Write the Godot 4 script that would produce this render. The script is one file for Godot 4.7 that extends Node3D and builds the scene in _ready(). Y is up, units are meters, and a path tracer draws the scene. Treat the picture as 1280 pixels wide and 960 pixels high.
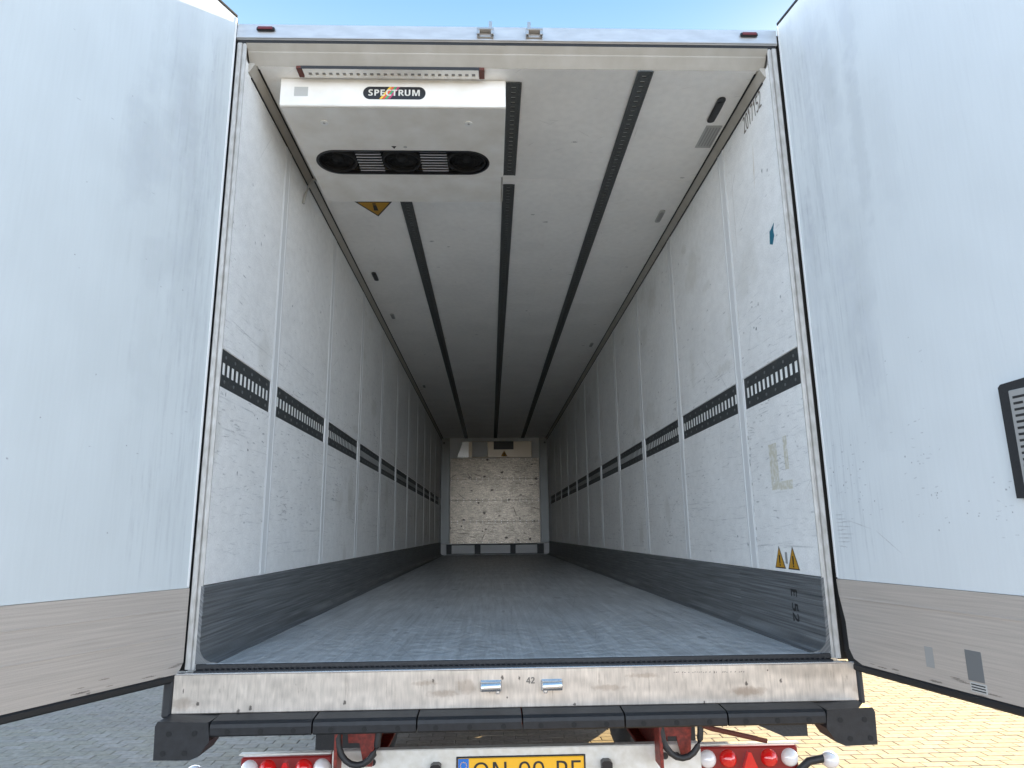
extends Node3D
# An empty refrigerated trailer seen from behind through its open rear doors. Metres, y up.
# The trailer floor lies F above the yard; its rear portal stands at z = 0 and it runs to z = -L.

const F := 1.19
const W := 1.23          # half of the inner width
const H := 2.645         # inner height over the floor
const L := 13.07         # inner length
const BAY := 1.178       # pitch of the wall panels
const CEIL := F + H

var rng := RandomNumberGenerator.new()
var M := {}
var trailer: Node3D
var cam: Camera3D
var used := {}

# ------------------------------------------------------------------ mesh helpers
class MB:
	var st := SurfaceTool.new()
	var uvf = null
	func _init(uv = null) -> void:
		st.begin(Mesh.PRIMITIVE_TRIANGLES)
		st.set_smooth_group(-1)
		uvf = uv
	func v(p: Vector3) -> void:
		if uvf != null:
			st.set_uv(uvf.call(p))
		st.add_vertex(p)
	func tri(a: Vector3, b: Vector3, c: Vector3) -> void:   # counter-clockwise seen from outside
		v(a); v(c); v(b)
	func quad(a: Vector3, b: Vector3, c: Vector3, d: Vector3) -> void:
		tri(a, b, c); tri(a, c, d)
	func smooth(g: int) -> void:
		st.set_smooth_group(g)
	func box(lo: Vector3, hi: Vector3, c := 0.0) -> void:      # box with chamfered edges
		var m := (lo + hi) / 2.0
		var h := (hi - lo) / 2.0
		c = minf(c, minf(h.x, minf(h.y, h.z)) * 0.9)
		for ax in 3:
			var u := (ax + 1) % 3
			var w := (ax + 2) % 3
			for s: float in [-1.0, 1.0]:
				var q := []
				for k in [[-1, -1], [1, -1], [1, 1], [-1, 1]]:
					var p := Vector3.ZERO
					p[ax] = s * h[ax]
					p[u] = k[0] * (h[u] - c)
					p[w] = k[1] * (h[w] - c)
					q.append(m + p)
				if s < 0:
					q.reverse()
				quad(q[0], q[1], q[2], q[3])
			if c <= 0.0:
				continue
			for s: float in [-1.0, 1.0]:
				for t: float in [-1.0, 1.0]:    # edges running along ax
					var q := []
					for e: float in [-1.0, 1.0]:
						var p := Vector3.ZERO
						p[ax] = e * (h[ax] - c); p[u] = s * h[u]; p[w] = t * (h[w] - c)
						var r := p
						r[u] = s * (h[u] - c); r[w] = t * h[w]
						q.append(m + p); q.append(m + r)
					if s * t > 0:
						quad(q[0], q[2], q[3], q[1])
						flip_last(s, t)
					else:
						quad(q[0], q[1], q[3], q[2])
		if c > 0.0:
			for sx in [-1.0, 1.0]:
				for sy in [-1.0, 1.0]:
					for sz in [-1.0, 1.0]:
						var a := m + Vector3(sx * h.x, sy * (h.y - c), sz * (h.z - c))
						var b := m + Vector3(sx * (h.x - c), sy * h.y, sz * (h.z - c))
						var d := m + Vector3(sx * (h.x - c), sy * (h.y - c), sz * h.z)
						if sx * sy * sz > 0:
							tri(a, b, d)
						else:
							tri(a, d, b)
	func flip_last(_s: float, _t: float) -> void:
		pass
	func prism(pts: PackedVector2Array, o: Vector3, ux: Vector3, uy: Vector3, d: Vector3, caps := true) -> void:   # extrude a closed outline along d
		var flip := ux.cross(uy).dot(d) < 0
		if Geometry2D.is_polygon_clockwise(pts):
			pts = pts.duplicate(); pts.reverse()
		var n := pts.size()
		var P := []
		for p in pts:
			P.append(o + ux * p.x + uy * p.y)
		for i in n:
			var a: Vector3 = P[i]
			var b: Vector3 = P[(i + 1) % n]
			if flip:
				quad(a, a + d, b + d, b)
			else:
				quad(a, b, b + d, a + d)
		if caps:
			var t := Geometry2D.triangulate_polygon(pts)
			for i in range(0, t.size(), 3):
				var a: Vector3 = P[t[i]]
				var b: Vector3 = P[t[i + 1]]
				var c: Vector3 = P[t[i + 2]]
				if (b - a).cross(c - a).dot(d) < 0:
					var x := b
					b = c
					c = x
				tri(a + d, b + d, c + d)
				tri(a, c, b)
	func tube(path: Array, r: float, sides := 10, caps := true) -> void:
		smooth(1)
		var rings := []
		for i in path.size():
			var t: Vector3 = (path[mini(i + 1, path.size() - 1)] - path[maxi(i - 1, 0)]).normalized()
			var up := Vector3.UP if absf(t.y) < 0.9 else Vector3.RIGHT
			var a := t.cross(up).normalized()
			var b := a.cross(t)
			var ring := []
			for k in sides:
				var g := TAU * k / sides
				ring.append(path[i] + (a * cos(g) + b * sin(g)) * r)
			rings.append(ring)
		for i in range(rings.size() - 1):
			for k in sides:
				var k2 := (k + 1) % sides
				quad(rings[i][k], rings[i + 1][k], rings[i + 1][k2], rings[i][k2])
		smooth(-1)
		if caps:
			for k in range(1, sides - 1):
				tri(rings[0][0], rings[0][k], rings[0][k + 1])
				var e: Array = rings[-1]
				tri(e[0], e[k + 1], e[k])
	func lathe(prof: Array, o: Vector3, axis: Vector3, sides := 24, sx := 1.0) -> void:    # prof: Vector2(radius, distance along axis)
		smooth(2)
		var up := Vector3.UP if absf(axis.y) < 0.9 else Vector3.RIGHT
		var a := up.cross(axis).normalized()
		var b := axis.cross(a)
		for i in range(prof.size() - 1):
			for k in sides:
				var q := []
				for w in [[i, k], [i, k + 1], [i + 1, k + 1], [i + 1, k]]:
					var g: float = TAU * w[1] / sides
					q.append(o + axis * prof[w[0]].y + (a * cos(g) * sx + b * sin(g)) * prof[w[0]].x)
				quad(q[0], q[1], q[2], q[3])
		smooth(-1)
	func disc(o: Vector3, n: Vector3, r: float, h: float, sides := 8) -> void:     # a flat bolt head
		var up := Vector3.UP if absf(n.y) < 0.9 else Vector3.RIGHT
		var a := up.cross(n).normalized()
		var b := n.cross(a)
		for k in sides:
			var g := TAU * k / sides
			var g2 := TAU * (k + 1) / sides
			var p := o + (a * cos(g) + b * sin(g)) * r
			var q := o + (a * cos(g2) + b * sin(g2)) * r
			quad(p, q, q + n * h, p + n * h)
			tri(o + n * h, p + n * h, q + n * h)
	func slotted(T: Transform3D, ln: float, ht: float, xs: Array, sw: float, sy0: float, sy1: float, th: float) -> void:   # a plate in the local xy plane with rectangular slots cut through
		var P := func(x: float, y: float, z: float) -> Vector3: return T * Vector3(x, y, z)
		var rect := func(x0: float, y0: float, x1: float, y1: float) -> void:
			quad(P.call(x0, y0, th), P.call(x1, y0, th), P.call(x1, y1, th), P.call(x0, y1, th))
		rect.call(0.0, 0.0, ln, sy0)
		rect.call(0.0, sy1, ln, ht)
		var x := 0.0
		for s in xs:
			rect.call(x, sy0, s - sw / 2, sy1)
			var a: float = s - sw / 2
			var b: float = s + sw / 2
			quad(P.call(a, sy0, 0.0), P.call(a, sy1, 0.0), P.call(a, sy1, th), P.call(a, sy0, th))
			quad(P.call(b, sy0, th), P.call(b, sy1, th), P.call(b, sy1, 0.0), P.call(b, sy0, 0.0))
			quad(P.call(a, sy0, 0.0), P.call(a, sy0, th), P.call(b, sy0, th), P.call(b, sy0, 0.0))
			quad(P.call(a, sy1, th), P.call(a, sy1, 0.0), P.call(b, sy1, 0.0), P.call(b, sy1, th))
			x = b
		rect.call(x, sy0, ln, sy1)
		quad(P.call(0.0, 0.0, 0.0), P.call(ln, 0.0, 0.0), P.call(ln, 0.0, th), P.call(0.0, 0.0, th))
		quad(P.call(0.0, ht, th), P.call(ln, ht, th), P.call(ln, ht, 0.0), P.call(0.0, ht, 0.0))
		quad(P.call(0.0, 0.0, 0.0), P.call(0.0, 0.0, th), P.call(0.0, ht, th), P.call(0.0, ht, 0.0))
		quad(P.call(ln, 0.0, th), P.call(ln, 0.0, 0.0), P.call(ln, ht, 0.0), P.call(ln, ht, th))
	func done(into: ArrayMesh = null) -> ArrayMesh:
		st.generate_normals()
		return st.commit(into)

func numbered(called: String, under: Node) -> String:
	var key := str(under.get_instance_id()) + called
	if not used.has(key):
		used[key] = 0
		return called
	used[key] += 1
	return "%s_%03d" % [called, used[key]]

func obj(called: String, mesh: Mesh, mat: Material, under: Node, at := Vector3.ZERO, label := "") -> MeshInstance3D:
	var o := MeshInstance3D.new()
	o.name = numbered(called, under)
	o.mesh = mesh
	if mat:
		for i in mesh.get_surface_count():
			if mesh is ArrayMesh:
				mesh.surface_set_material(i, mat)
			else:
				(mesh as PrimitiveMesh).material = mat
	o.position = at
	if label:
		o.set_meta("label", label)
	under.add_child(o, true)
	return o

func one_box(called: String, lo: Vector3, hi: Vector3, c: float, mat: Material, under: Node, label := "") -> MeshInstance3D:
	var b := MB.new()
	b.box(lo, hi, c)
	return obj(called, b.done(), mat, under, Vector3.ZERO, label)

func lettering(called: String, text: String, size: float, T: Transform3D, mat: Material, under: Node, bold := true, squeeze := 1.0, depth := 0.0012) -> MeshInstance3D:
	var t := TextMesh.new()
	var f := SystemFont.new()
	f.font_names = PackedStringArray(["Droid Sans"])
	if bold:
		f.font_weight = 700
	t.font = f
	t.text = text
	t.font_size = 64
	t.pixel_size = size / 46.0
	t.depth = depth
	var o := MeshInstance3D.new()
	o.name = numbered(called, under)
	t.material = mat
	o.mesh = t
	o.transform = T * Transform3D(Basis().scaled(Vector3(squeeze, 1, 1)), Vector3.ZERO)
	under.add_child(o, true)
	return o

# ------------------------------------------------------------------ painted-surface textures (grain, dirt, scuffs)
class Canvas:
	var w: int
	var h: int
	var d: PackedByteArray
	var rng := RandomNumberGenerator.new()
	func _init(w_: int, h_: int, base: Color, layers: Array, seed_: int) -> void:    # layers: [noise cells across, noise cells down, strength]
		w = w_; h = h_; rng.seed = seed_
		d.resize(w * h * 3)
		var ims := []
		for l in layers:
			var n := FastNoiseLite.new()
			n.seed = seed_ * 31 + ims.size() * 7
			n.noise_type = FastNoiseLite.TYPE_SIMPLEX_SMOOTH
			n.frequency = 0.25
			n.fractal_octaves = 3
			var im := n.get_seamless_image(maxi(8, int(l[0]) * 4), maxi(8, int(l[1]) * 4))
			im.convert(Image.FORMAT_L8)
			im.resize(w, h, Image.INTERPOLATE_CUBIC if l[0] * 4 < w or l[1] * 4 < h else Image.INTERPOLATE_BILINEAR)
			ims.append(im.get_data())
		var br := base.r * 255.0
		var bg := base.g * 255.0
		var bb := base.b * 255.0
		var k := layers.size()
		for i in w * h:
			var s := 1.0
			for j in k:
				s += (float(ims[j][i]) - 128.0) / 128.0 * layers[j][2]
			d[i * 3] = clampi(int(br * s), 0, 255)
			d[i * 3 + 1] = clampi(int(bg * s), 0, 255)
			d[i * 3 + 2] = clampi(int(bb * s), 0, 255)
	func dab(x: int, y: int, c: Color, a: float) -> void:
		if y < 0 or y >= h or a <= 0.0:
			return
		var i := (y * w + posmod(x, w)) * 3
		d[i] = int(lerpf(d[i], c.r * 255.0, a))
		d[i + 1] = int(lerpf(d[i + 1], c.g * 255.0, a))
		d[i + 2] = int(lerpf(d[i + 2], c.b * 255.0, a))
	func stroke(x0: float, y0: float, x1: float, y1: float, wd: float, c: Color, a: float, broken := 0.35) -> void:
		var n := maxi(2, int(Vector2(x1 - x0, y1 - y0).length()))
		var steep := absf(y1 - y0) > absf(x1 - x0)
		var f := rng.randf() * 9.0
		for i in n:
			var t := float(i) / n
			var g := sin(t * 17.0 + f) * 0.5 + 0.5
			var al := a * sin(PI * clampf(t * 1.1 + 0.05, 0, 1)) * lerpf(1.0, g, broken) * rng.randf_range(0.6, 1.0)
			var q := wd * 0.5
			for o in range(int(floorf(-q)), int(ceilf(q)) + 1):
				var e := clampf(q + 0.5 - absf(o), 0.0, 1.0)
				var X := int(lerpf(x0, x1, t)) + (o if steep else 0)
				var Y := int(lerpf(y0, y1, t)) + (0 if steep else o)
				dab(X, Y, c, al * e)
	func blot(x: float, y: float, rx: float, ry: float, c: Color, a: float) -> void:
		var n := FastNoiseLite.new()
		n.seed = int(x * 13.0 + y)
		n.frequency = 0.6 / maxf(2.0, minf(rx, ry))
		for Y in range(int(y - ry), int(y + ry) + 1):
			for X in range(int(x - rx), int(x + rx) + 1):
				var r := Vector2((X - x) / rx, (Y - y) / ry).length()
				var k := clampf((1.0 - r) * 2.0 + n.get_noise_2d(X, Y) * 1.2, 0.0, 1.0)
				dab(X, Y, c, a * k)
	func patch(x0: float, y0: float, x1: float, y1: float, c: Color, a: float) -> void:     # a worn rectangle, such as what a peeled label leaves
		var n := FastNoiseLite.new()
		n.seed = int(x0 + y0)
		n.frequency = 0.08
		for Y in range(int(y0), int(y1)):
			for X in range(int(x0), int(x1)):
				dab(X, Y, c, a * clampf(0.75 + n.get_noise_2d(X, Y) * 1.1, 0.0, 1.0))
	func tex() -> ImageTexture:
		return ImageTexture.create_from_image(Image.create_from_data(w, h, false, Image.FORMAT_RGB8, d))

func mat(c: Color, rough := 0.5, metal := 0.0, tex: Texture2D = null) -> StandardMaterial3D:
	var m := StandardMaterial3D.new()
	m.albedo_color = c
	m.roughness = rough
	m.metallic = metal
	if tex:
		m.albedo_texture = tex
	return m

func lin(r: float, g: float, b: float) -> Color:
	return Color(r, g, b).linear_to_srgb()

func bumps(size: int, freq: float, seed_: int, strength: float) -> NoiseTexture2D:
	var t := NoiseTexture2D.new()
	var n := FastNoiseLite.new()
	n.seed = seed_
	n.frequency = freq
	n.fractal_octaves = 4
	t.noise = n
	t.width = size
	t.height = size
	t.seamless = true
	t.as_normal_map = true
	t.bump_strength = strength
	return t

func grain(size: int, freq: float, seed_: int, lo: Color, hi: Color) -> NoiseTexture2D:
	var t := NoiseTexture2D.new()
	var n := FastNoiseLite.new()
	n.seed = seed_
	n.frequency = freq
	n.fractal_octaves = 5
	t.noise = n
	t.width = size
	t.height = size
	t.seamless = true
	var g := Gradient.new()
	g.set_color(0, lo)
	g.set_color(1, hi)
	t.color_ramp = g
	return t

func tri_mat(m: StandardMaterial3D, scale: Vector3, nrm: Texture2D = null, ns := 1.0) -> StandardMaterial3D:
	m.uv1_triplanar = true
	m.uv1_world_triplanar = true
	m.uv1_scale = scale
	if nrm:
		m.normal_enabled = true
		m.normal_texture = nrm
		m.normal_scale = ns
	return m

func wall_texture(seed_: int) -> Canvas:        # 4.8 m along the wall by the wall's height
	var c := Canvas.new(2048, 1024, Color(0.945, 0.945, 0.935), [[10, 6, 0.022], [60, 40, 0.028], [420, 260, 0.05]], seed_)
	var r := c.rng
	var px := 2048.0 / 4.8
	for i in 2000:                                # fine scratches along the load, more of them low down
		var y := 1024.0 * clampf(0.86 - absf(r.randfn(0.0, 0.28)), 0.02, 0.9)
		var x := r.randf() * 2048.0
		var ln := r.randf_range(0.015, 0.13) * px
		c.stroke(x, y, x + ln, y + r.randfn(0.0, 0.06) * ln, 1.0, Color(0.42, 0.43, 0.44), r.randf_range(0.08, 0.36))
	for i in 340:
		var y := 1024.0 * clampf(0.8 - absf(r.randfn(0.0, 0.3)), 0.02, 0.9)
		var x := r.randf() * 2048.0
		c.stroke(x, y, x + r.randf_range(5, 26), y + r.randfn(0, 2.0), r.randf_range(1.0, 2.4), Color(0.25, 0.25, 0.26), r.randf_range(0.25, 0.6))
	for i in 90:                                 # long scrapes that pallets leave
		var y := 1024.0 * r.randf_range(0.42, 0.88)
		var x := r.randf() * 2048.0
		var ln := r.randf_range(0.2, 1.1) * px
		c.stroke(x, y, x + ln, y + r.randfn(0.0, 7.0), r.randf_range(1.0, 2.2), Color(0.45, 0.46, 0.47) if i % 4 else Color(0.97, 0.97, 0.97), r.randf_range(0.15, 0.45), 0.9)
	for i in 14:                                 # gouged groups
		var gx := r.randf() * 2048.0
		var gy := 1024.0 * r.randf_range(0.45, 0.88)
		for q in 9:
			var x := gx + r.randfn(0, 22.0)
			var y := gy + r.randfn(0, 14.0)
			c.stroke(x, y, x + r.randf_range(6, 50), y + r.randfn(0, 5.0), r.randf_range(1.0, 2.5), Color(0.3, 0.3, 0.31), r.randf_range(0.25, 0.6))
	for i in 70:                                 # dark nicks
		c.blot(r.randf() * 2048.0, r.randf_range(120, 900), r.randf_range(1.5, 4.0), r.randf_range(1.5, 5.0), Color(0.22, 0.22, 0.23), r.randf_range(0.3, 0.7))
	for i in 40:                                 # long diagonal rubs, some paler
		var x := r.randf() * 2048.0
		var y := r.randf_range(60, 800)
		var a := r.randf_range(-1.2, 1.2)
		var ln := r.randf_range(40, 190)
		c.stroke(x, y, x + cos(a) * ln, y + sin(a) * ln, 1.4, Color(0.95, 0.95, 0.95) if i % 2 else Color(0.5, 0.5, 0.5), 0.4)
	for i in 18:
		c.blot(r.randf() * 2048.0, r.randf_range(40, 900), r.randf_range(20, 90), r.randf_range(10, 60), Color(0.74, 0.73, 0.69), r.randf_range(0.12, 0.3))
	return c

func door_texture(seed_: int, specks: bool) -> Canvas:     # 1.3 m by 2.9 m; u = 0 at the hinges
	var c := Canvas.new(768, 1536, Color(0.82, 0.84, 0.845) if specks else Color(0.775, 0.80, 0.805), [[5, 9, 0.012], [90, 10, 0.008], [300, 500, 0.008]], seed_)
	var r := c.rng
	for i in 26:
		c.blot(absf(r.randfn(0.16, 0.12)) * 768.0, r.randf_range(0.03, 0.6) * 1536.0, r.randf_range(14, 60), r.randf_range(60, 260), Color(0.60, 0.62, 0.65), r.randf_range(0.04, 0.11))
	for i in 320:                                 # wiped dirt near the hinge side
		var x := absf(r.randfn(0.0, 0.11)) * 768.0 + 14.0
		var y := r.randf_range(0.03, 0.82) * 1536.0
		c.stroke(x, y, x + r.randfn(0, 4.0), y + r.randf_range(30, 240), r.randf_range(1.5, 7.0), Color(0.56, 0.58, 0.61), r.randf_range(0.03, 0.18), 0.6)
	for i in 60:
		var x := r.randf() * 768.0
		var y := r.randf_range(0.02, 0.85) * 1536.0
		c.stroke(x, y, x + r.randfn(0, 10.0), y + r.randf_range(20, 200), r.randf_range(1.0, 3.0), Color(0.72, 0.74, 0.76), r.randf_range(0.05, 0.2), 0.6)
	var spots := [[0.10, 0.735, 0.05, 0.02], [0.12, 0.775, 0.06, 0.02], [0.40, 0.72, 0.05, 0.02], [0.44, 0.79, 0.06, 0.02], [0.62, 0.80, 0.03, 0.02], [0.3, 0.7, 0.2, 0.08]]
	for i in (110 if specks else 26):
		var x := r.randf_range(0.03, 0.62) * 768.0
		var y := r.randf_range(0.1, 0.88) * 1536.0
		if specks:
			var q: Array = spots[i % 6]
			x = absf(q[0] + r.randfn(0, q[2])) * 768.0
			y = (q[1] + r.randfn(0, q[3])) * 1536.0
		if r.randf() < 0.6:
			c.stroke(x, y, x + r.randf_range(2, 14), y + r.randfn(0, 1.5), 1.2, Color(0.3, 0.3, 0.33), r.randf_range(0.2, 0.6))
		else:
			c.blot(x, y, r.randf_range(1.0, 2.2), r.randf_range(1.0, 2.2), Color(0.25, 0.25, 0.28), r.randf_range(0.3, 0.7))
	if specks:
		for i in 9:
			c.stroke(20, 1536 * 0.80 + i * 8, 20 + r.randf_range(20, 70), 1536 * 0.80 + i * 8 + r.randfn(0, 2), 1.4, Color(0.3, 0.3, 0.32), 0.5)
		c.stroke(60, 1240, 150, 1262, 1.4, Color(0.55, 0.55, 0.56), 0.7)
		c.stroke(150, 1262, 230, 1312, 1.4, Color(0.55, 0.55, 0.56), 0.7)
	return c

func make_materials() -> void:
	var fine := bumps(256, 0.05, 3, 2.0)
	M.wall_left = mat(Color.WHITE, 0.42, 0.0, wall_texture(11).tex())
	var wr := wall_texture(12)
	M.wall_right = mat(Color.WHITE, 0.42, 0.0, wr.tex())
	var wx := func(z: float) -> float: return (z / 4.8 + 0.23) * 2048.0
	var wy := func(y: float) -> float: return (2.65 - y) / 2.65 * 1024.0
	for e in [[-0.42, -0.33, 0.655, 0.87], [-0.255, -0.215, 0.74, 0.89], [-0.335, -0.19, 0.65, 0.69]]:      # glue left by peeled labels
		wr.patch(wx.call(e[0]), wy.call(e[3]), wx.call(e[1]), wy.call(e[2]), Color(0.80, 0.78, 0.70), 0.8)
	wr.stroke(wx.call(-0.60), wy.call(1.90), wx.call(-0.585), wy.call(2.50), 2.0, Color(0.55, 0.5, 0.45), 0.5)
	wr.stroke(wx.call(-0.62), wy.call(2.28), wx.call(-0.50), wy.call(2.40), 2.0, Color(0.5, 0.5, 0.5), 0.5)
	wr.stroke(wx.call(-0.30), wy.call(2.15), wx.call(-0.27), wy.call(2.42), 5.0, Color(0.72, 0.66, 0.56), 0.5)
	for i in 40:
		wr.stroke(wx.call(-0.68 + wr.rng.randfn(0, 0.012)), wy.call(wr.rng.randf_range(0.45, 0.95)), wx.call(-0.675), wy.call(wr.rng.randf_range(0.45, 0.95)), 1.5, Color(0.25, 0.25, 0.25), 0.12)
		wr.blot(wx.call(-0.675 + wr.rng.randfn(0, 0.01)), wy.call(wr.rng.randf_range(0.42, 0.95)), 2.5, 4.0, Color(0.2, 0.2, 0.2), 0.55)
	M.wall_right_first = mat(Color.WHITE, 0.42, 0.0, wr.tex())
	var cc := Canvas.new(1024, 1024, Color(0.97, 0.96, 0.94), [[4, 4, 0.025], [40, 40, 0.02], [300, 300, 0.02]], 14)
	for i in 130:
		var x := cc.rng.randf() * 1024.0
		var y := cc.rng.randf() * 1024.0
		cc.stroke(x, y, x + cc.rng.randfn(0, 26), y + cc.rng.randfn(0, 26), 1.2, Color(0.55, 0.54, 0.52), cc.rng.randf_range(0.1, 0.4))
	for i in 14:
		cc.blot(cc.rng.randf() * 1024.0, cc.rng.randf() * 1024.0, cc.rng.randf_range(3, 10), cc.rng.randf_range(2, 5), Color(0.4, 0.39, 0.38), 0.45)
	M.ceiling = mat(Color.WHITE, 0.5, 0.0, cc.tex())
	M.frp = tri_mat(mat(lin(0.82, 0.82, 0.80), 0.45), Vector3.ONE * 3.0, fine, 0.15)
	M.joint = tri_mat(mat(lin(0.76, 0.77, 0.765), 0.4), Vector3.ONE * 3.0, fine, 0.1)
	M.cream = tri_mat(mat(lin(0.47, 0.445, 0.40), 0.5, 0.0, grain(256, 0.02, 5, Color(0.9, 0.89, 0.87), Color(1, 1, 1))), Vector3.ONE * 1.5)
	M.unit = tri_mat(mat(lin(0.90, 0.885, 0.85), 0.38, 0.0, grain(512, 0.012, 6, Color(0.93, 0.92, 0.9), Color(1, 1, 1))), Vector3.ONE * 0.8)
	M.shell = mat(lin(0.78, 0.79, 0.78), 0.45)
	M.slot_white = mat(lin(0.90, 0.91, 0.88), 0.5)
	M.door_left = mat(Color.WHITE, 0.4, 0.0, door_texture(21, false).tex())
	M.door_right = mat(Color.WHITE, 0.4, 0.0, door_texture(22, true).tex())
	# galvanised steel: rails and kick plates
	M.track = tri_mat(mat(lin(0.13, 0.135, 0.13), 0.5, 0.3, grain(256, 0.06, 7, Color(0.75, 0.77, 0.78), Color(1, 1, 1))), Vector3.ONE * 4.0)
	M.galv = tri_mat(mat(lin(0.07, 0.075, 0.075), 0.55, 0.25, grain(256, 0.06, 8, Color(0.75, 0.77, 0.78), Color(1, 1, 1))), Vector3.ONE * 4.0)
	M.bolt = mat(lin(0.18, 0.19, 0.19), 0.5, 0.4)
	var kc := Canvas.new(1024, 256, Color(0.43, 0.44, 0.445), [[5, 40, 0.22], [2, 90, 0.16], [200, 120, 0.08]], 31)
	for i in 240:
		var x := kc.rng.randf() * 1024.0
		var y := kc.rng.randf() * 256.0
		kc.stroke(x, y, x + kc.rng.randf_range(20, 260), y + kc.rng.randfn(0, 2), 1.2, Color(0.16, 0.165, 0.17) if i % 3 else Color(0.5, 0.51, 0.52), kc.rng.randf_range(0.15, 0.5))
	M.kick = mat(Color.WHITE, 0.5, 0.2, kc.tex())
	var dk := Canvas.new(1024, 512, Color(0.69, 0.655, 0.62), [[3, 30, 0.05], [2, 90, 0.035], [200, 120, 0.03]], 33)
	for i in 90:
		var x := dk.rng.randf() * 1024.0
		var y := dk.rng.randf() * 512.0
		dk.stroke(x, y, x + dk.rng.randf_range(10, 160), y + dk.rng.randfn(0, 3), 1.2, Color(0.4, 0.4, 0.4), dk.rng.randf_range(0.1, 0.4))
	for i in 24:
		dk.blot(dk.rng.randf() * 1024.0, 500 - absf(dk.rng.randfn(0, 30)), dk.rng.randf_range(6, 26), dk.rng.randf_range(2, 7), Color(0.28, 0.26, 0.24), 0.5)
	M.door_kick = mat(Color.WHITE, 0.5, 0.1, dk.tex())
	var fc := Canvas.new(1024, 2048, Color(0.70, 0.71, 0.715), [[40, 5, 0.08], [160, 6, 0.07], [6, 9, 0.06], [500, 900, 0.18]], 41)
	for i in 420:
		var x := fc.rng.randf() * 1024.0
		var y := fc.rng.randf() * 2048.0
		var ln := fc.rng.randf_range(30, 420)
		fc.stroke(x, y, x + fc.rng.randfn(0, 0.12) * ln, y + ln, 1.3, Color(0.2, 0.21, 0.22) if i % 2 else Color(0.52, 0.54, 0.56), fc.rng.randf_range(0.1, 0.35))
	for i in 40:
		fc.blot(fc.rng.randf() * 1024.0, fc.rng.randf() * 2048.0, fc.rng.randf_range(3, 18), fc.rng.randf_range(3, 30), Color(0.27, 0.27, 0.27), fc.rng.randf_range(0.15, 0.4))
	M.floor = mat(Color.WHITE, 0.42, 0.15, fc.tex())
	M.floor.normal_enabled = true
	M.floor.normal_texture = bumps(512, 0.09, 9, 3.0)
	M.floor.normal_scale = 0.3
	M.floor.uv1_scale = Vector3.ONE
	var sc := Canvas.new(2048, 128, Color(0.80, 0.765, 0.725), [[60, 2, 0.07], [260, 2, 0.05], [9, 2, 0.07], [700, 60, 0.05]], 51)
	for i in 120:
		var x := sc.rng.randf() * 2048.0
		sc.stroke(x, sc.rng.randf_range(0, 50), x + sc.rng.randfn(0, 2), sc.rng.randf_range(40, 128), sc.rng.randf_range(1, 5), Color(0.50, 0.46, 0.42), sc.rng.randf_range(0.08, 0.4))
	for i in 16:
		sc.blot(sc.rng.randf() * 2048.0, sc.rng.randf_range(15, 120), sc.rng.randf_range(2, 6), sc.rng.randf_range(3, 10), Color(0.25, 0.23, 0.22), 0.7)
	for i in 8:
		sc.blot(sc.rng.randf() * 2048.0, sc.rng.randf_range(10, 100), sc.rng.randf_range(20, 70), sc.rng.randf_range(8, 26), Color(0.55, 0.48, 0.42), 0.3)
	for i in 34:                                 # a worn printed line under the edge, no longer readable
		sc.stroke(1490 + i * 6.4, 21 + i * 0.1, 1493 + i * 6.4 + sc.rng.randf_range(0, 3), 21 + sc.rng.randfn(0, 1.5), 3.0, Color(0.15, 0.14, 0.14), 0.85 if sc.rng.randf() < 0.72 else 0.0)
	M.sill = mat(Color.WHITE, 0.3, 0.5, sc.tex())
	M.alu = tri_mat(mat(lin(0.62, 0.63, 0.64), 0.38, 0.55, grain(512, 0.02, 52, Color(0.9, 0.9, 0.9), Color(1, 1, 1))), Vector3(0.6, 2, 2))
	M.bright = mat(lin(0.72, 0.72, 0.72), 0.25, 0.8)
	M.steel = tri_mat(mat(lin(0.50, 0.49, 0.48), 0.32, 0.8), Vector3.ONE * 6.0, fine, 0.3)
	var tc := Canvas.new(1024, 1024, Color(0.53, 0.50, 0.455), [[6, 6, 0.08], [14, 70, 0.14], [44, 130, 0.24], [150, 200, 0.22]], 61)
	for i in 160:
		var x := tc.rng.randf() * 1024.0
		var y := tc.rng.randf() * 1024.0
		tc.stroke(x, y, x + tc.rng.randfn(0, 34), y + tc.rng.randfn(0, 14), tc.rng.randf_range(3, 9), Color(0.20, 0.18, 0.16) if i % 3 else Color(0.92, 0.9, 0.85), tc.rng.randf_range(0.3, 0.7))
	for i in 700:
		var dark := tc.rng.randf() < 0.5
		tc.blot(tc.rng.randf() * 1024.0, tc.rng.randf() * 1024.0, tc.rng.randf_range(8, 40), tc.rng.randf_range(4, 12), Color(0.30, 0.28, 0.25) if dark else Color(0.68, 0.64, 0.58), tc.rng.randf_range(0.15, 0.38))
	for i in 26:
		tc.blot(tc.rng.randf() * 1024.0, tc.rng.randf() * 1024.0, tc.rng.randf_range(8, 34), tc.rng.randf_range(6, 18), Color(0.10, 0.09, 0.08), 0.8)
	for i in 12:
		var x := tc.rng.randf() * 1024.0
		var y := tc.rng.randf() * 1024.0
		tc.stroke(x, y, x + tc.rng.randf_range(40, 150), y + tc.rng.randfn(0, 60), 10.0, Color(0.14, 0.12, 0.10), 0.8)
	M.bulkhead = mat(Color.WHITE, 0.3, 0.75, tc.tex())
	M.upper_metal = tri_mat(mat(lin(0.54, 0.47, 0.38), 0.36, 0.6), Vector3.ONE * 4.0, fine, 0.3)
	M.lining_metal = tri_mat(mat(lin(0.22, 0.23, 0.225), 0.38, 0.5), Vector3.ONE * 4.0, fine, 0.3)
	M.rubber = tri_mat(mat(lin(0.018, 0.019, 0.021), 0.55), Vector3.ONE * 5.0, fine, 0.5)
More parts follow.
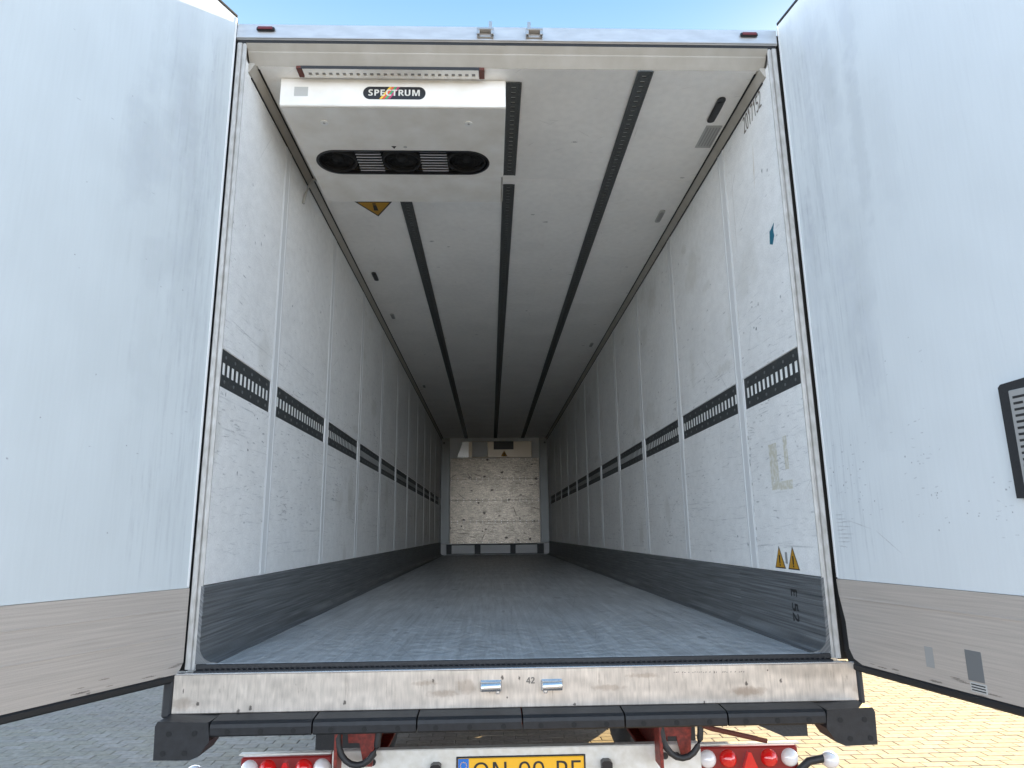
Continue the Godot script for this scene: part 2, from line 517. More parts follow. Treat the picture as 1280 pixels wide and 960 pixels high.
	M.buffer = tri_mat(mat(lin(0.012, 0.013, 0.016), 0.55, 0.0, grain(256, 0.03, 71, Color(0.6, 0.6, 0.6), Color(1, 1, 1))), Vector3.ONE * 3.0, fine, 0.15)
	M.seal = mat(lin(0.012, 0.012, 0.013), 0.6)
	M.black = mat(lin(0.012, 0.012, 0.014), 0.35)
	M.hole = mat(lin(0.008, 0.008, 0.008), 0.8)
	M.red_paint = tri_mat(mat(lin(0.32, 0.035, 0.02), 0.5, 0.0, grain(256, 0.04, 81, Color(0.55, 0.5, 0.5), Color(1, 1, 1))), Vector3.ONE * 4.0)
	M.rust = tri_mat(mat(lin(0.20, 0.05, 0.03), 0.7, 0.0, grain(256, 0.08, 82, Color(0.5, 0.5, 0.5), Color(1, 1, 1))), Vector3.ONE * 8.0)
	M.white_paint = tri_mat(mat(lin(0.74, 0.73, 0.69), 0.4, 0.0, grain(256, 0.03, 83, Color(0.9, 0.89, 0.86), Color(1, 1, 1))), Vector3.ONE * 2.5)
	M.post_paint = tri_mat(mat(lin(0.56, 0.55, 0.53), 0.45, 0.1, grain(256, 0.03, 84, Color(0.82, 0.81, 0.79), Color(1, 1, 1))), Vector3(4, 1.5, 4))
	M.slat = mat(lin(0.66, 0.65, 0.68), 0.35, 0.2)
	M.red_lens = mat(lin(0.62, 0.012, 0.012), 0.12)
	M.red_lens.clearcoat_enabled = true
	M.red_lens.clearcoat = 1.0
	M.red_lens.clearcoat_roughness = 0.03
	M.red_dull = mat(lin(0.20, 0.012, 0.012), 0.3)
	M.clear_lens = mat(lin(0.72, 0.70, 0.70), 0.08)
	M.clear_lens.clearcoat_enabled = true
	M.clear_lens.clearcoat = 1.0
	M.clear_lens.clearcoat_roughness = 0.03
	M.marker_red = mat(lin(0.16, 0.03, 0.035), 0.3)
	M.yellow_plate = mat(lin(0.86, 0.46, 0.02), 0.4)
	M.blue_plate = mat(lin(0.02, 0.16, 0.55), 0.4)
	M.ink = mat(lin(0.015, 0.015, 0.016), 0.5)
	M.sticker_yellow = mat(lin(0.84, 0.43, 0.03), 0.5, 0.0, grain(256, 0.08, 91, Color(0.7, 0.7, 0.7), Color(1, 1, 1)))
	M.pen = mat(lin(0.16, 0.14, 0.12), 0.7)
	M.grey_label = mat(lin(0.30, 0.30, 0.29), 0.6)
	M.pale_label = mat(lin(0.45, 0.45, 0.43), 0.55)
	M.residue = mat(lin(0.60, 0.58, 0.50), 0.75, 0.0, grain(256, 0.1, 92, Color(0.85, 0.85, 0.85), Color(1, 1, 1)))
	M.blue_mark = mat(lin(0.01, 0.14, 0.21), 0.6)
	M.tyre = tri_mat(mat(lin(0.022, 0.021, 0.02), 0.85), Vector3.ONE * 6.0, fine, 1.0)
	M.rim = mat(lin(0.4, 0.4, 0.4), 0.5, 0.6)
	for k in 4:
		var s: float = [0.92, 1.0, 1.08, 0.97][k]
		var m := mat(lin(0.355 * s, 0.30 * s, 0.24 * s * [1.0, 0.97, 1.02, 0.93][k]), 0.85, 0.0, grain(256, 0.03 + 0.01 * k, 100 + k, Color(0.80, 0.80, 0.80), Color(1, 1, 1)))
		M["paver%d" % k] = tri_mat(m, Vector3.ONE * 1.3)
	M.paver_any = tri_mat(mat(lin(0.355, 0.30, 0.24), 0.85, 0.0, grain(512, 0.03, 105, Color(0.8, 0.8, 0.8), Color(1, 1, 1))), Vector3.ONE * 1.3)
	M.paver_any.vertex_color_use_as_albedo = true
	M.sand = tri_mat(mat(lin(0.10, 0.085, 0.065), 0.95, 0.0, grain(256, 0.05, 106, Color(0.7, 0.7, 0.7), Color(1, 1, 1))), Vector3.ONE * 2.0)
	var far := Canvas.new(512, 512, Color(0.70, 0.66, 0.57), [[8, 8, 0.05], [128, 128, 0.05]], 107)
	for row in 10:
		var y := row * 51.2
		for x in 512:
			far.dab(x, int(y), Color(0.4, 0.37, 0.32), 0.6)
		for k in 5:
			for q in 51:
				far.dab(int(k * 102.4 + (51.2 if row % 2 else 0.0)), int(y) + q, Color(0.4, 0.37, 0.32), 0.6)
	M.far_paving = tri_mat(mat(Color.WHITE, 0.9, 0.0, far.tex()), Vector3.ONE)

# ------------------------------------------------------------------ the scene
func _ready() -> void:
	rng.seed = 7
	# camera
	cam = Camera3D.new()
	cam.name = "camera"
	var yaw := 0.0332
	var pit := 0.2142
	var rol := -0.0118
	var fw := Vector3(sin(yaw) * cos(pit), sin(pit), -cos(yaw) * cos(pit))
	var rt := Vector3(cos(yaw), 0, sin(yaw))
	var up := rt.cross(fw)
	cam.transform = Transform3D(Basis(cos(rol) * rt + sin(rol) * up, -sin(rol) * rt + cos(rol) * up, -fw), Vector3(-0.1038, F + 0.4744, 2.811))
	cam.fov = rad_to_deg(2.0 * atan(480.0 / 855.65))
	cam.near = 0.05
	cam.far = 2000.0
	add_child(cam)
	cam.current = true
	# sky and exposure
	var env := Environment.new()
	var sky := Sky.new()
	var ps := ProceduralSkyMaterial.new()
	ps.sky_top_color = lin(0.018, 0.060, 0.118)
	ps.sky_horizon_color = lin(0.83, 0.90, 1.0)
	ps.sky_curve = 0.20
	ps.sky_energy_multiplier = 1.25
	ps.ground_bottom_color = Color(0.42, 0.39, 0.33)
	ps.ground_horizon_color = Color(0.62, 0.60, 0.55)
	ps.sun_angle_max = 60.0
	ps.sun_curve = 0.14
	sky.sky_material = ps
	env.background_mode = Environment.BG_SKY
	env.sky = sky
	env.tonemap_mode = Environment.TONE_MAPPER_LINEAR
	env.tonemap_exposure = 4.6
	env.sdfgi_enabled = true
	env.ssao_enabled = true
	env.ssil_enabled = true
	var we := WorldEnvironment.new()
	we.name = "environment"
	we.environment = env
	add_child(we)
	# sun: ahead and to the right, so that the trailer stands with its rear in its own shade
	var sun := DirectionalLight3D.new()
	sun.name = "sun"
	sun.light_energy = 1.0
	sun.light_color = Color(1.0, 0.88, 0.64)
	sun.light_angular_distance = 0.5
	sun.shadow_enabled = true
	var az := deg_to_rad(37.0)
	var el := atan(0.46 * cos(az))
	var to := Vector3(sin(az) * cos(el), sin(el), -cos(az) * cos(el))
	sun.transform = Transform3D(Basis.looking_at(-to, Vector3.UP), Vector3(0, 30, 0))
	add_child(sun)

	make_materials()
	build_yard()
	trailer = Node3D.new()
	trailer.name = "refrigerated_trailer"
	trailer.set_meta("label", "white refrigerated semi trailer with both rear doors open and an empty load space")
	trailer.set_meta("category", "trailer")
	add_child(trailer)
	build_shell()
	build_walls()
	build_ceiling()
	build_bulkhead()
	build_portal()
	build_door(true)
	build_door(false)
	build_bumper()
	build_lamp_bar()
	build_chassis()
	build_wall_marks()
	build_evaporator()

# ------------------------------------------------------------------ yard
func build_yard() -> void:
	var yard := Node3D.new()
	yard.name = "paved_yard"
	yard.set_meta("kind", "structure")
	add_child(yard)
	var g := MB.new()
	g.quad(Vector3(-600, -0.016, 600), Vector3(600, -0.016, 600), Vector3(600, -0.016, -600), Vector3(-600, -0.016, -600))
	obj("far_paving", g.done(), M.far_paving, yard)
	g = MB.new()
	g.quad(Vector3(-14, -0.008, 9), Vector3(14, -0.008, 9), Vector3(14, -0.008, -20), Vector3(-14, -0.008, -20))
	obj("joint_sand", g.done(), M.sand, yard)
	var blocks := []
	for k in 4:
		var b := MB.new()
		b.box(Vector3(-0.0985, -0.014, -0.0485), Vector3(0.0985, 0.0, 0.0485), 0.004)
		var mesh := b.done()
		mesh.surface_set_material(0, M["paver%d" % k])
		blocks.append(mesh)
	var any := MB.new()
	any.box(Vector3(-0.0985, -0.014, -0.0485), Vector3(0.0985, 0.0, 0.0485), 0.004)
	var many := any.done()
	many.surface_set_material(0, M.paver_any)
	var seen := []
	var rest := []
	var inv := cam.transform.affine_inverse()
	for j in range(-200, 90):
		for i in range(-70, 70):
			var p := Vector3(i * 0.2 + (0.1 if posmod(j, 2) else 0.0), 0, j * 0.1)
			var q := inv * p
			var near := false
			if q.z < -0.5:
				var x := 640.0 + 855.65 * q.x / -q.z
				var y := 480.0 - 855.65 * q.y / -q.z
				if x > -20 and x < 1300 and y < 975:
					near = (x < 205 and y > 905 - 0.2457 * x) or (x >= 205 and x < 300 and y > 948) or (x > 250 and x < 420 and y > 912 and y < 944) \
						or (x > 1090 and y > 833 + 0.31 * (x - 1090)) or (x > 1000 and x <= 1090 and y > 928) or (x > 880 and x < 1030 and y > 905 and y < 936)
			if near:
				seen.append([-q.z, p])
			else:
				rest.append(p)
	seen.sort_custom(func(a, b): return a[0] < b[0])
	for k in seen.size():
		if k < 300:
			var o := MeshInstance3D.new()
			o.name = "paver" if k == 0 else "paver_%03d" % k
			o.mesh = blocks[rng.randi() % 4]
			o.position = seen[k][1] + Vector3(0, rng.randf_range(-0.0015, 0.001), 0)
			o.rotation = Vector3(rng.randfn(0, 0.006), rng.randfn(0, 0.006), rng.randfn(0, 0.006))
			yard.add_child(o, true)
		else:
			rest.append(seen[k][1])
	var mm := MultiMesh.new()
	mm.transform_format = MultiMesh.TRANSFORM_3D
	mm.use_colors = true
	mm.mesh = many
	mm.instance_count = rest.size()
	for k in rest.size():
		mm.set_instance_transform(k, Transform3D(Basis.from_euler(Vector3(rng.randfn(0, 0.006), rng.randfn(0, 0.006), rng.randfn(0, 0.006))), rest[k] + Vector3(0, rng.randf_range(-0.0015, 0.001), 0)))
		var s := rng.randf_range(0.86, 1.0)
		mm.set_instance_color(k, Color(s, s * rng.randf_range(0.97, 1.0), s * rng.randf_range(0.93, 1.0)))
	var o := MultiMeshInstance3D.new()
	o.name = "block_paving"
	o.multimesh = mm
	o.set_meta("kind", "stuff")
	yard.add_child(o)

# ------------------------------------------------------------------ trailer body
func build_shell() -> void:
	for s: float in [-1.0, 1.0]:
		one_box("side_wall", Vector3(minf(s * 1.238, s * 1.30), F - 0.16, -L - 0.20), Vector3(maxf(s * 1.238, s * 1.30), F + 2.82, -0.09), 0.004, M.shell, trailer)
	one_box("roof", Vector3(-1.30, F + H + 0.012, -L - 0.20), Vector3(1.30, F + 2.818, -0.09), 0.0, M.shell, trailer)
	one_box("front_wall", Vector3(-1.2375, F - 0.16, -L - 0.19), Vector3(1.2375, F + H + 0.01, -L - 0.004), 0.0, M.shell, trailer)
	# floor plates, each with its own joint
	var cuts := [0.0, -2.62, -5.24, -7.86, -10.48, -L]
	for k in 5:
		var uv := func(p: Vector3) -> Vector2: return Vector2(p.x / 2.6 + 0.5 + 0.31 * k, p.z / 5.24 + 0.17 * k)
		var b := MB.new(uv)
		b.box(Vector3(-1.19, F - 0.03, cuts[k + 1] + 0.0015), Vector3(1.19, F, cuts[k] - 0.0015), 0.002)
		obj("floor_plate", b.done(), M.floor, trailer)
	one_box("underfloor", Vector3(-1.2375, F - 0.16, -L - 0.002), Vector3(1.2375, F - 0.032, -0.0), 0.0, M.galv, trailer)
	# kick plates: ribbed steel that curves into the floor
	for s: float in [-1.0, 1.0]:
		var pr := PackedVector2Array([Vector2(1.2375, 0.2865), Vector2(1.2375, -0.001)])
		pr.append(Vector2(1.150, -0.001))
		pr.append(Vector2(1.150, 0.003))
		for k in 7:
			var a := PI / 2 * k / 6.0
			pr.append(Vector2(1.162 + 0.058 * sin(a), 0.004 + 0.058 * (1.0 - cos(a))))
		for yy in [0.085, 0.125, 0.165, 0.205, 0.245]:
			pr.append(Vector2(1.2205, yy))
			pr.append(Vector2(1.2228, yy + 0.004))
			pr.append(Vector2(1.2228, yy + 0.008))
			pr.append(Vector2(1.2205, yy + 0.012))
		pr.append(Vector2(1.2215, 0.282))
		var q := PackedVector2Array()
		for p in pr:
			q.append(Vector2(p.x * s, p.y))
		var uv := func(p: Vector3) -> Vector2: return Vector2(p.z / 3.1 + s * 0.3, -(p.y - F) / 0.42 + absf(p.x) / 0.42)
		var b := MB.new(uv)
		b.prism(q, Vector3(0, F, -L), Vector3.RIGHT, Vector3.UP, Vector3(0, 0, L - 0.004))
		obj("kick_plate", b.done(), M.kick, trailer)

func rail_slots(n: int, pitch: float, first: float) -> Array:
	var r := []
	for i in n:
		r.append(first + i * pitch)
	return r

func wall_rail_mesh(n: int, ln: float) -> ArrayMesh:       # cargo rail in its own axes: x along, y up, z out of the wall
	var b := MB.new()
	b.slotted(Transform3D.IDENTITY, ln, 0.16, rail_slots(n, 0.0555, (ln - (n - 1) * 0.0555) / 2.0), 0.030, 0.054, 0.106, 0.0015)
	var mesh := b.done()
	mesh.surface_set_material(0, M.galv)
	var c := MB.new()
	var k := int(ln / 0.11)
	for i in k:
		for y in [0.026, 0.133]:
			c.disc(Vector3(0.06 + i * (ln - 0.12) / maxf(1.0, k - 1), y, 0.0015), Vector3.BACK, 0.0075, 0.0020)
	mesh = c.done(mesh)
	mesh.surface_set_material(1, M.bolt)
	return mesh

func build_walls() -> void:
	var full := wall_rail_mesh(19, BAY - 0.112)
	var short := wall_rail_mesh(12, 0.70)
	for s: float in [-1.0, 1.0]:
		var ma: Material = M.wall_left if s < 0 else M.wall_right
		var z := 0.0
		var k := 0
		while z > -L + 0.05:
			var z1 := maxf(-L, -0.722 - BAY * k)
			var off := rng.randf() * 3.0
			var uv := func(p: Vector3) -> Vector2: return Vector2(s * p.z / 4.8 + off * 0.0 + (0.23 if s > 0 else 0.0), (2.65 - (p.y - F)) / 2.65)
			var x0 := minf(s * W, s * 1.2365)
			var x1 := maxf(s * W, s * 1.2365)
			var zr := z - (0.014 if k == 0 else 0.0008)
			var b := MB.new(uv)
			b.box(Vector3(x0, F + 0.287, z1 + 0.0008), Vector3(x1, F + 1.088, zr), 0.0015)
			b.box(Vector3(x0, F + 1.252, z1 + 0.0008), Vector3(x1, F + H - 0.001, zr), 0.0015)
			obj("wall_panel", b.done(), M.wall_right_first if s > 0 and k == 0 else ma, trailer)
			if z1 > -L + 0.2:                    # joint strip with two raised beads over the seam
				var jb := MB.new()
				var xi := s * (W - 0.0005)
				jb.box(Vector3(minf(xi, s * (W - 0.002)), F + 0.2875, z1 - 0.052), Vector3(maxf(xi, s * (W - 0.002)), F + H - 0.03, z1 + 0.052), 0.0006)
				jb.box(Vector3(minf(s * (W + 0.006), xi), F + 1.0885, z1 - 0.052), Vector3(maxf(s * (W + 0.006), xi), F + 1.2515, z1 + 0.052), 0.0)
				for e in [-0.036, 0.036]:
					jb.box(Vector3(minf(s * (W - 0.0015), s * (W - 0.0037)), F + 0.2875, z1 + e - 0.005), Vector3(maxf(s * (W - 0.0015), s * (W - 0.0037)), F + H - 0.032, z1 + e + 0.005), 0.0012)
				obj("joint_strip", jb.done(), M.joint, trailer)
			# cargo rail in the bay, with the pale backing seen through its slots
			var a := z - (0.0525 if k > 0 else 0.0145)
			var ln := BAY - 0.112 if k > 0 else 0.654
			if a - z1 > 0.5 and z1 > -L:
				var o := MeshInstance3D.new()
				o.name = numbered("cargo_rail", trailer)
				o.mesh = full if k > 0 else short
				if s < 0:
					o.transform = Transform3D(Basis(Vector3(0, 0, -1), Vector3.UP, Vector3(1, 0, 0)), Vector3(-W - 0.0055, F + 1.090, a))
				else:
					o.transform = Transform3D(Basis(Vector3(0, 0, 1), Vector3.UP, Vector3(-1, 0, 0)), Vector3(W + 0.0055, F + 1.090, a - (BAY - 0.112 if k > 0 else 0.654)))
				if k == 0:
					o.scale = o.scale * Vector3(0.654 / 0.70, 1, 1)
				trailer.add_child(o, true)
			z = z1
			k += 1
		one_box("rail_backing", Vector3(minf(s * 1.2357, s * 1.2378), F + 1.0885, -L), Vector3(maxf(s * 1.2357, s * 1.2378), F + 1.2515, -0.016), 0.0, M.slot_white, trailer)

func build_ceiling() -> void:
	var cuts := [-0.066, -1.115, -3.5, -5.9, -8.3, -10.7, -L]
	for k in 6:
		var uv := func(p: Vector3) -> Vector2: return Vector2(p.x / 2.46 + 0.5 + 0.37 * k, p.z / 2.46 + 0.21 * k)
		var b := MB.new(uv)
		b.box(Vector3(-1.195, CEIL, cuts[k + 1] + 0.001), Vector3(1.195, CEIL + 0.011, cuts[k] - 0.001), 0.0015)
		obj("ceiling_panel", b.done(), M.ceiling, trailer)
	# cove mouldings between the walls and the ceiling, with a dark seam along the ceiling
	for s: float in [-1.0, 1.0]:
		var pr := PackedVector2Array([Vector2(1.2295, -0.046), Vector2(1.224, -0.043), Vector2(1.206, -0.012), Vector2(1.200, -0.004), Vector2(1.206, 0.004), Vector2(1.2295, 0.004)])
		var q := PackedVector2Array()
		for p in pr:
			q.append(Vector2(p.x * s, p.y))
		var b := MB.new()
		b.prism(q, Vector3(0, CEIL, -L), Vector3.RIGHT, Vector3.UP, Vector3(0, 0, L - 0.05))
		obj("cove_moulding", b.done(), M.cream, trailer)
		for e in [[1.1915, 1.200, -0.0035, 0.004], [1.2235, 1.2297, -0.0515, -0.0455]]:
			one_box("cove_seam", Vector3(minf(s * e[0], s * e[1]), CEIL + e[2], -L), Vector3(maxf(s * e[0], s * e[1]), CEIL + e[3], -0.09), 0.0, M.seal if e[0] < 1.2 else M.rubber, trailer)
	# perforated load-bar tracks
	var tracks := [[-0.655, -0.30, -L], [0.022, -0.163, -1.055], [0.022, -1.175, -L], [0.655, -0.068, -L]]
	for t in tracks:
		var z0: float = t[1]
		var b := MB.new()
		var rest: float = z0 - t[2]
		var n := int(rest / 0.04) - 1
		var xs := []
		for i in n:
			xs.append(0.04 + i * 0.04)
		# local x runs towards the front wall, local z hangs down
		var T := Transform3D(Basis(Vector3(0, 0, -1), Vector3(-1, 0, 0), Vector3(0, -1, 0)), Vector3(t[0] + 0.030, CEIL - 0.0005, z0))
		b.slotted(T, rest, 0.060, xs, 0.014, 0.019, 0.041, 0.006)
		for e: float in [-1.0, 1.0]:                    # rolled edges
			var x: float = t[0] + e * 0.0345
			b.box(Vector3(x - 0.0045, CEIL - 0.010, t[2] + 0.002), Vector3(x + 0.0045, CEIL - 0.0005, z0), 0.002)
		obj("ceiling_track", b.done(), M.track, trailer)
		one_box("track_bed", Vector3(t[0] - 0.028, CEIL - 0.0008, t[2] + 0.003), Vector3(t[0] + 0.028, CEIL + 0.0005, z0 - 0.003), 0.0, M.pale_label, trailer)
	# white perforated cross strip by the rear header, with rusty end brackets
	var b := MB.new()
	var T := Transform3D(Basis(Vector3(1, 0, 0), Vector3(0, 0, -1), Vector3(0, 1, 0)), Vector3.ZERO)
	T = Transform3D(Basis(Vector3(1, 0, 0), Vector3(0, 0, 1), Vector3(0, -1, 0)), Vector3(-0.985, CEIL - 0.008, -0.128))
	b.slotted(T, 0.835, 0.066, rail_slots(25, 0.0325, 0.03), 0.016, 0.016, 0.036, 0.005)
	obj("cross_strip", b.done(), M.unit, trailer)
	one_box("cross_strip_bed", Vector3(-0.985, CEIL - 0.0075, -0.126), Vector3(-0.15, CEIL - 0.001, -0.064), 0.0, M.grey_label, trailer)
	one_box("cross_strip_lip", Vector3(-1.0, CEIL - 0.016, -0.0605), Vector3(-0.14, CEIL - 0.001, -0.0585), 0.0, M.rubber, trailer)
	one_box("strip_bracket", Vector3(-1.012, CEIL - 0.016, -0.127), Vector3(-0.988, CEIL - 0.0005, -0.058), 0.002, M.rust, trailer)
	one_box("strip_bracket", Vector3(-0.148, CEIL - 0.016, -0.127), Vector3(-0.122, CEIL - 0.0005, -0.058), 0.002, M.rust, trailer)
	# roof lamps: two long dark lenses, several pale blank covers
	for e in [[1.097, -0.268, -0.484, 0.021, true], [1.100, -1.52, -1.706, 0.019, false], [-1.084, -2.68, -2.868, 0.019, true], [-1.087, -3.80, -3.96, 0.018, false], [1.10, -4.9, -5.06, 0.018, false], [-1.09, -7.2, -7.36, 0.018, false]]:
		var pr := PackedVector2Array()
		var zc: float = (e[1] + e[2]) / 2.0
		var hl: float = (e[1] - e[2]) / 2.0
		for k in 16:
			var a := TAU * k / 16.0
			pr.append(Vector2(cos(a) * e[3], sin(a) * e[3] + signf(sin(a)) * (hl - e[3])))
		var c := MB.new()
		c.prism(pr, Vector3(e[0], CEIL - 0.0005, zc), Vector3.RIGHT, Vector3.BACK, Vector3(0, -0.008, 0))
		var o := obj("roof_lamp", c.done(), M.black if e[4] else M.pale_label, trailer)
		var lens := MB.new()
		var pl := PackedVector2Array()
		for p in pr:
			pl.append(p * 0.72)
		lens.prism(pl, Vector3(e[0], CEIL - 0.0083, zc), Vector3.RIGHT, Vector3.BACK, Vector3(0, -0.004, 0))
		obj("lens", lens.done(), M.black if e[4] else M.grey_label, o)
	# scuffed sticker beside the right-hand lamp
	one_box("faded_sticker", Vector3(1.09, CEIL - 0.0015, -0.74), Vector3(1.18, CEIL - 0.0003, -0.52), 0.0, M.pale_label, trailer, "faded grey sticker beside the right roof lamp")
	for k in 5:
		one_box("print_line", Vector3(1.103 + k * 0.016, CEIL - 0.0022, -0.72), Vector3(1.110 + k * 0.016, CEIL - 0.0014, -0.54), 0.0, M.grey_label, trailer.get_node("faded_sticker"))
	# orange warning triangle, pointing to the front wall
	warning_triangle(Transform3D(Basis(Vector3(1, 0, 0), Vector3(0, 0, -1), Vector3(0, -1, 0)), Vector3(-0.875, CEIL - 0.0005, -1.49)), 0.25, "orange warning triangle sticker on the ceiling behind the cooling unit")
	# small conduit from the wall to the cove
	var p := MB.new()
	p.tube([Vector3(-1.222, F + 2.43, -1.03), Vector3(-1.214, F + 2.50, -1.035), Vector3(-1.205, F + 2.56, -1.06), Vector3(-1.195, F + 2.625, -1.10), Vector3(-1.13, F + 2.632, -1.12)], 0.008, 8)
	obj("conduit", p.done(), M.pale_label, trailer)

func warning_triangle(T: Transform3D, size: float, label: String, called := "warning_sticker") -> void:
	var h := size * 0.866
	var b := MB.new()
	b.prism(PackedVector2Array([Vector2(-size / 2, -h / 3), Vector2(size / 2, -h / 3), Vector2(0, h * 2 / 3)]), T.origin, T.basis.x, T.basis.y, T.basis.z * 0.0008)
	var o := obj(called, b.done(), M.ink, trailer, Vector3.ZERO, label)
	b = MB.new()
	var k := 0.85
	b.prism(PackedVector2Array([Vector2(-size / 2 * k, -h / 3 * k), Vector2(size / 2 * k, -h / 3 * k), Vector2(0, h * 2 / 3 * k)]), T.origin + T.basis.z * 0.0006, T.basis.x, T.basis.y, T.basis.z * 0.0006)
	obj("yellow_field", b.done(), M.sticker_yellow, o)
	b = MB.new()
	b.prism(PackedVector2Array([Vector2(-0.045, -0.10) * size, Vector2(0.045, -0.10) * size, Vector2(0.06, 0.22) * size, Vector2(-0.06, 0.22) * size]), T.origin + T.basis.z * 0.001, T.basis.x, T.basis.y, T.basis.z * 0.0006)
	b.prism(PackedVector2Array([Vector2(-0.045, -0.20) * size, Vector2(0.045, -0.20) * size, Vector2(0.045, -0.13) * size, Vector2(-0.045, -0.13) * size]), T.origin + T.basis.z * 0.001, T.basis.x, T.basis.y, T.basis.z * 0.0006)
	obj("sign_mark", b.done(), M.ink, o)

func build_bulkhead() -> void:
	var zb := -L
	var uv := func(p: Vector3) -> Vector2: return Vector2(p.x / 2.1 + 0.5, -(p.y - F) / 2.1)
	# grey wall lining to both sides
	for s: float in [-1.0, 1.0]:
		one_box("bulkhead_lining", Vector3(minf(s * 1.04, s * 1.229), F + 0.25, zb - 0.003), Vector3(maxf(s * 1.04, s * 1.229), F + H - 0.005, zb + 0.02), 0.003, M.lining_metal, trailer)
		one_box("corner_block", Vector3(minf(s * 1.11, s * 1.22), F + 0.012, zb - 0.003), Vector3(maxf(s * 1.11, s * 1.22), F + 0.245, zb + 0.05), 0.006, M.frp, trailer)
		var d := MB.new()
		d.disc(Vector3(s * 1.17, F + 2.53, zb + 0.02), Vector3.BACK, 0.022, 0.004, 12)
		obj("cap", d.done(), M.black, trailer)
	# riveted aluminium plate, in four sheets one above the other
	for k in 4:
		var y0 := 0.245 + k * 0.4825
		var b := MB.new(uv)
		b.box(Vector3(-1.025, F + y0, zb - 0.002), Vector3(1.03, F + y0 + 0.4805, zb + 0.028 + 0.001 * (k % 2)), 0.003)
		var o := obj("bulkhead_plate", b.done(), M.bulkhead, trailer)
		var r := MB.new()
		for i in 15:
			for e in [0.02, 0.46]:
				r.disc(Vector3(-0.99 + i * 0.142, F + y0 + e, zb + 0.028), Vector3.BACK, 0.009, 0.004, 7)
		obj("rivets", r.done(), M.steel, o).set_meta("kind", "stuff")
	# lower air return: three pale panels between dark posts
	one_box("return_frame", Vector3(-1.1, F + 0.012, zb - 0.003), Vector3(1.1, F + 0.238, zb + 0.012), 0.003, M.galv, trailer)
	for e in [[-0.98, -0.46], [-0.33, 0.34], [0.46, 0.95]]:
		one_box("return_panel", Vector3(e[0], F + 0.03, zb + 0.010), Vector3(e[1], F + 0.215, zb + 0.03), 0.006, M.frp, trailer)
	# upper panel around the cooling outlet
	one_box("upper_panel", Vector3(-0.72, F + 2.183, zb - 0.003), Vector3(0.86, F + 2.56, zb + 0.03), 0.006, M.upper_metal, trailer)
	one_box("air_outlet", Vector3(-0.02, F + 2.37, zb + 0.02), Vector3(0.44, F + 2.562, zb + 0.04), 0.004, M.black, trailer)
	var fl := MB.new()
	fl.prism(PackedVector2Array([Vector2(-0.86, 2.19), Vector2(-0.60, 2.19), Vector2(-0.60, 2.55), Vector2(-0.74, 2.55)]), Vector3(0, F, zb + 0.03), Vector3.RIGHT, Vector3.UP, Vector3(0, 0, 0.05))
	obj("bright_flap", fl.done(), M.bright, trailer)
	one_box("side_duct", Vector3(-0.52, F + 2.20, zb + 0.02), Vector3(-0.16, F + 2.55, zb + 0.06), 0.01, M.frp, trailer)
	warning_triangle(Transform3D(Basis.IDENTITY, Vector3(0.22, F + 2.255, zb + 0.0305)), 0.15, "small dark warning sign under the outlet on the front wall", "outlet_sign")

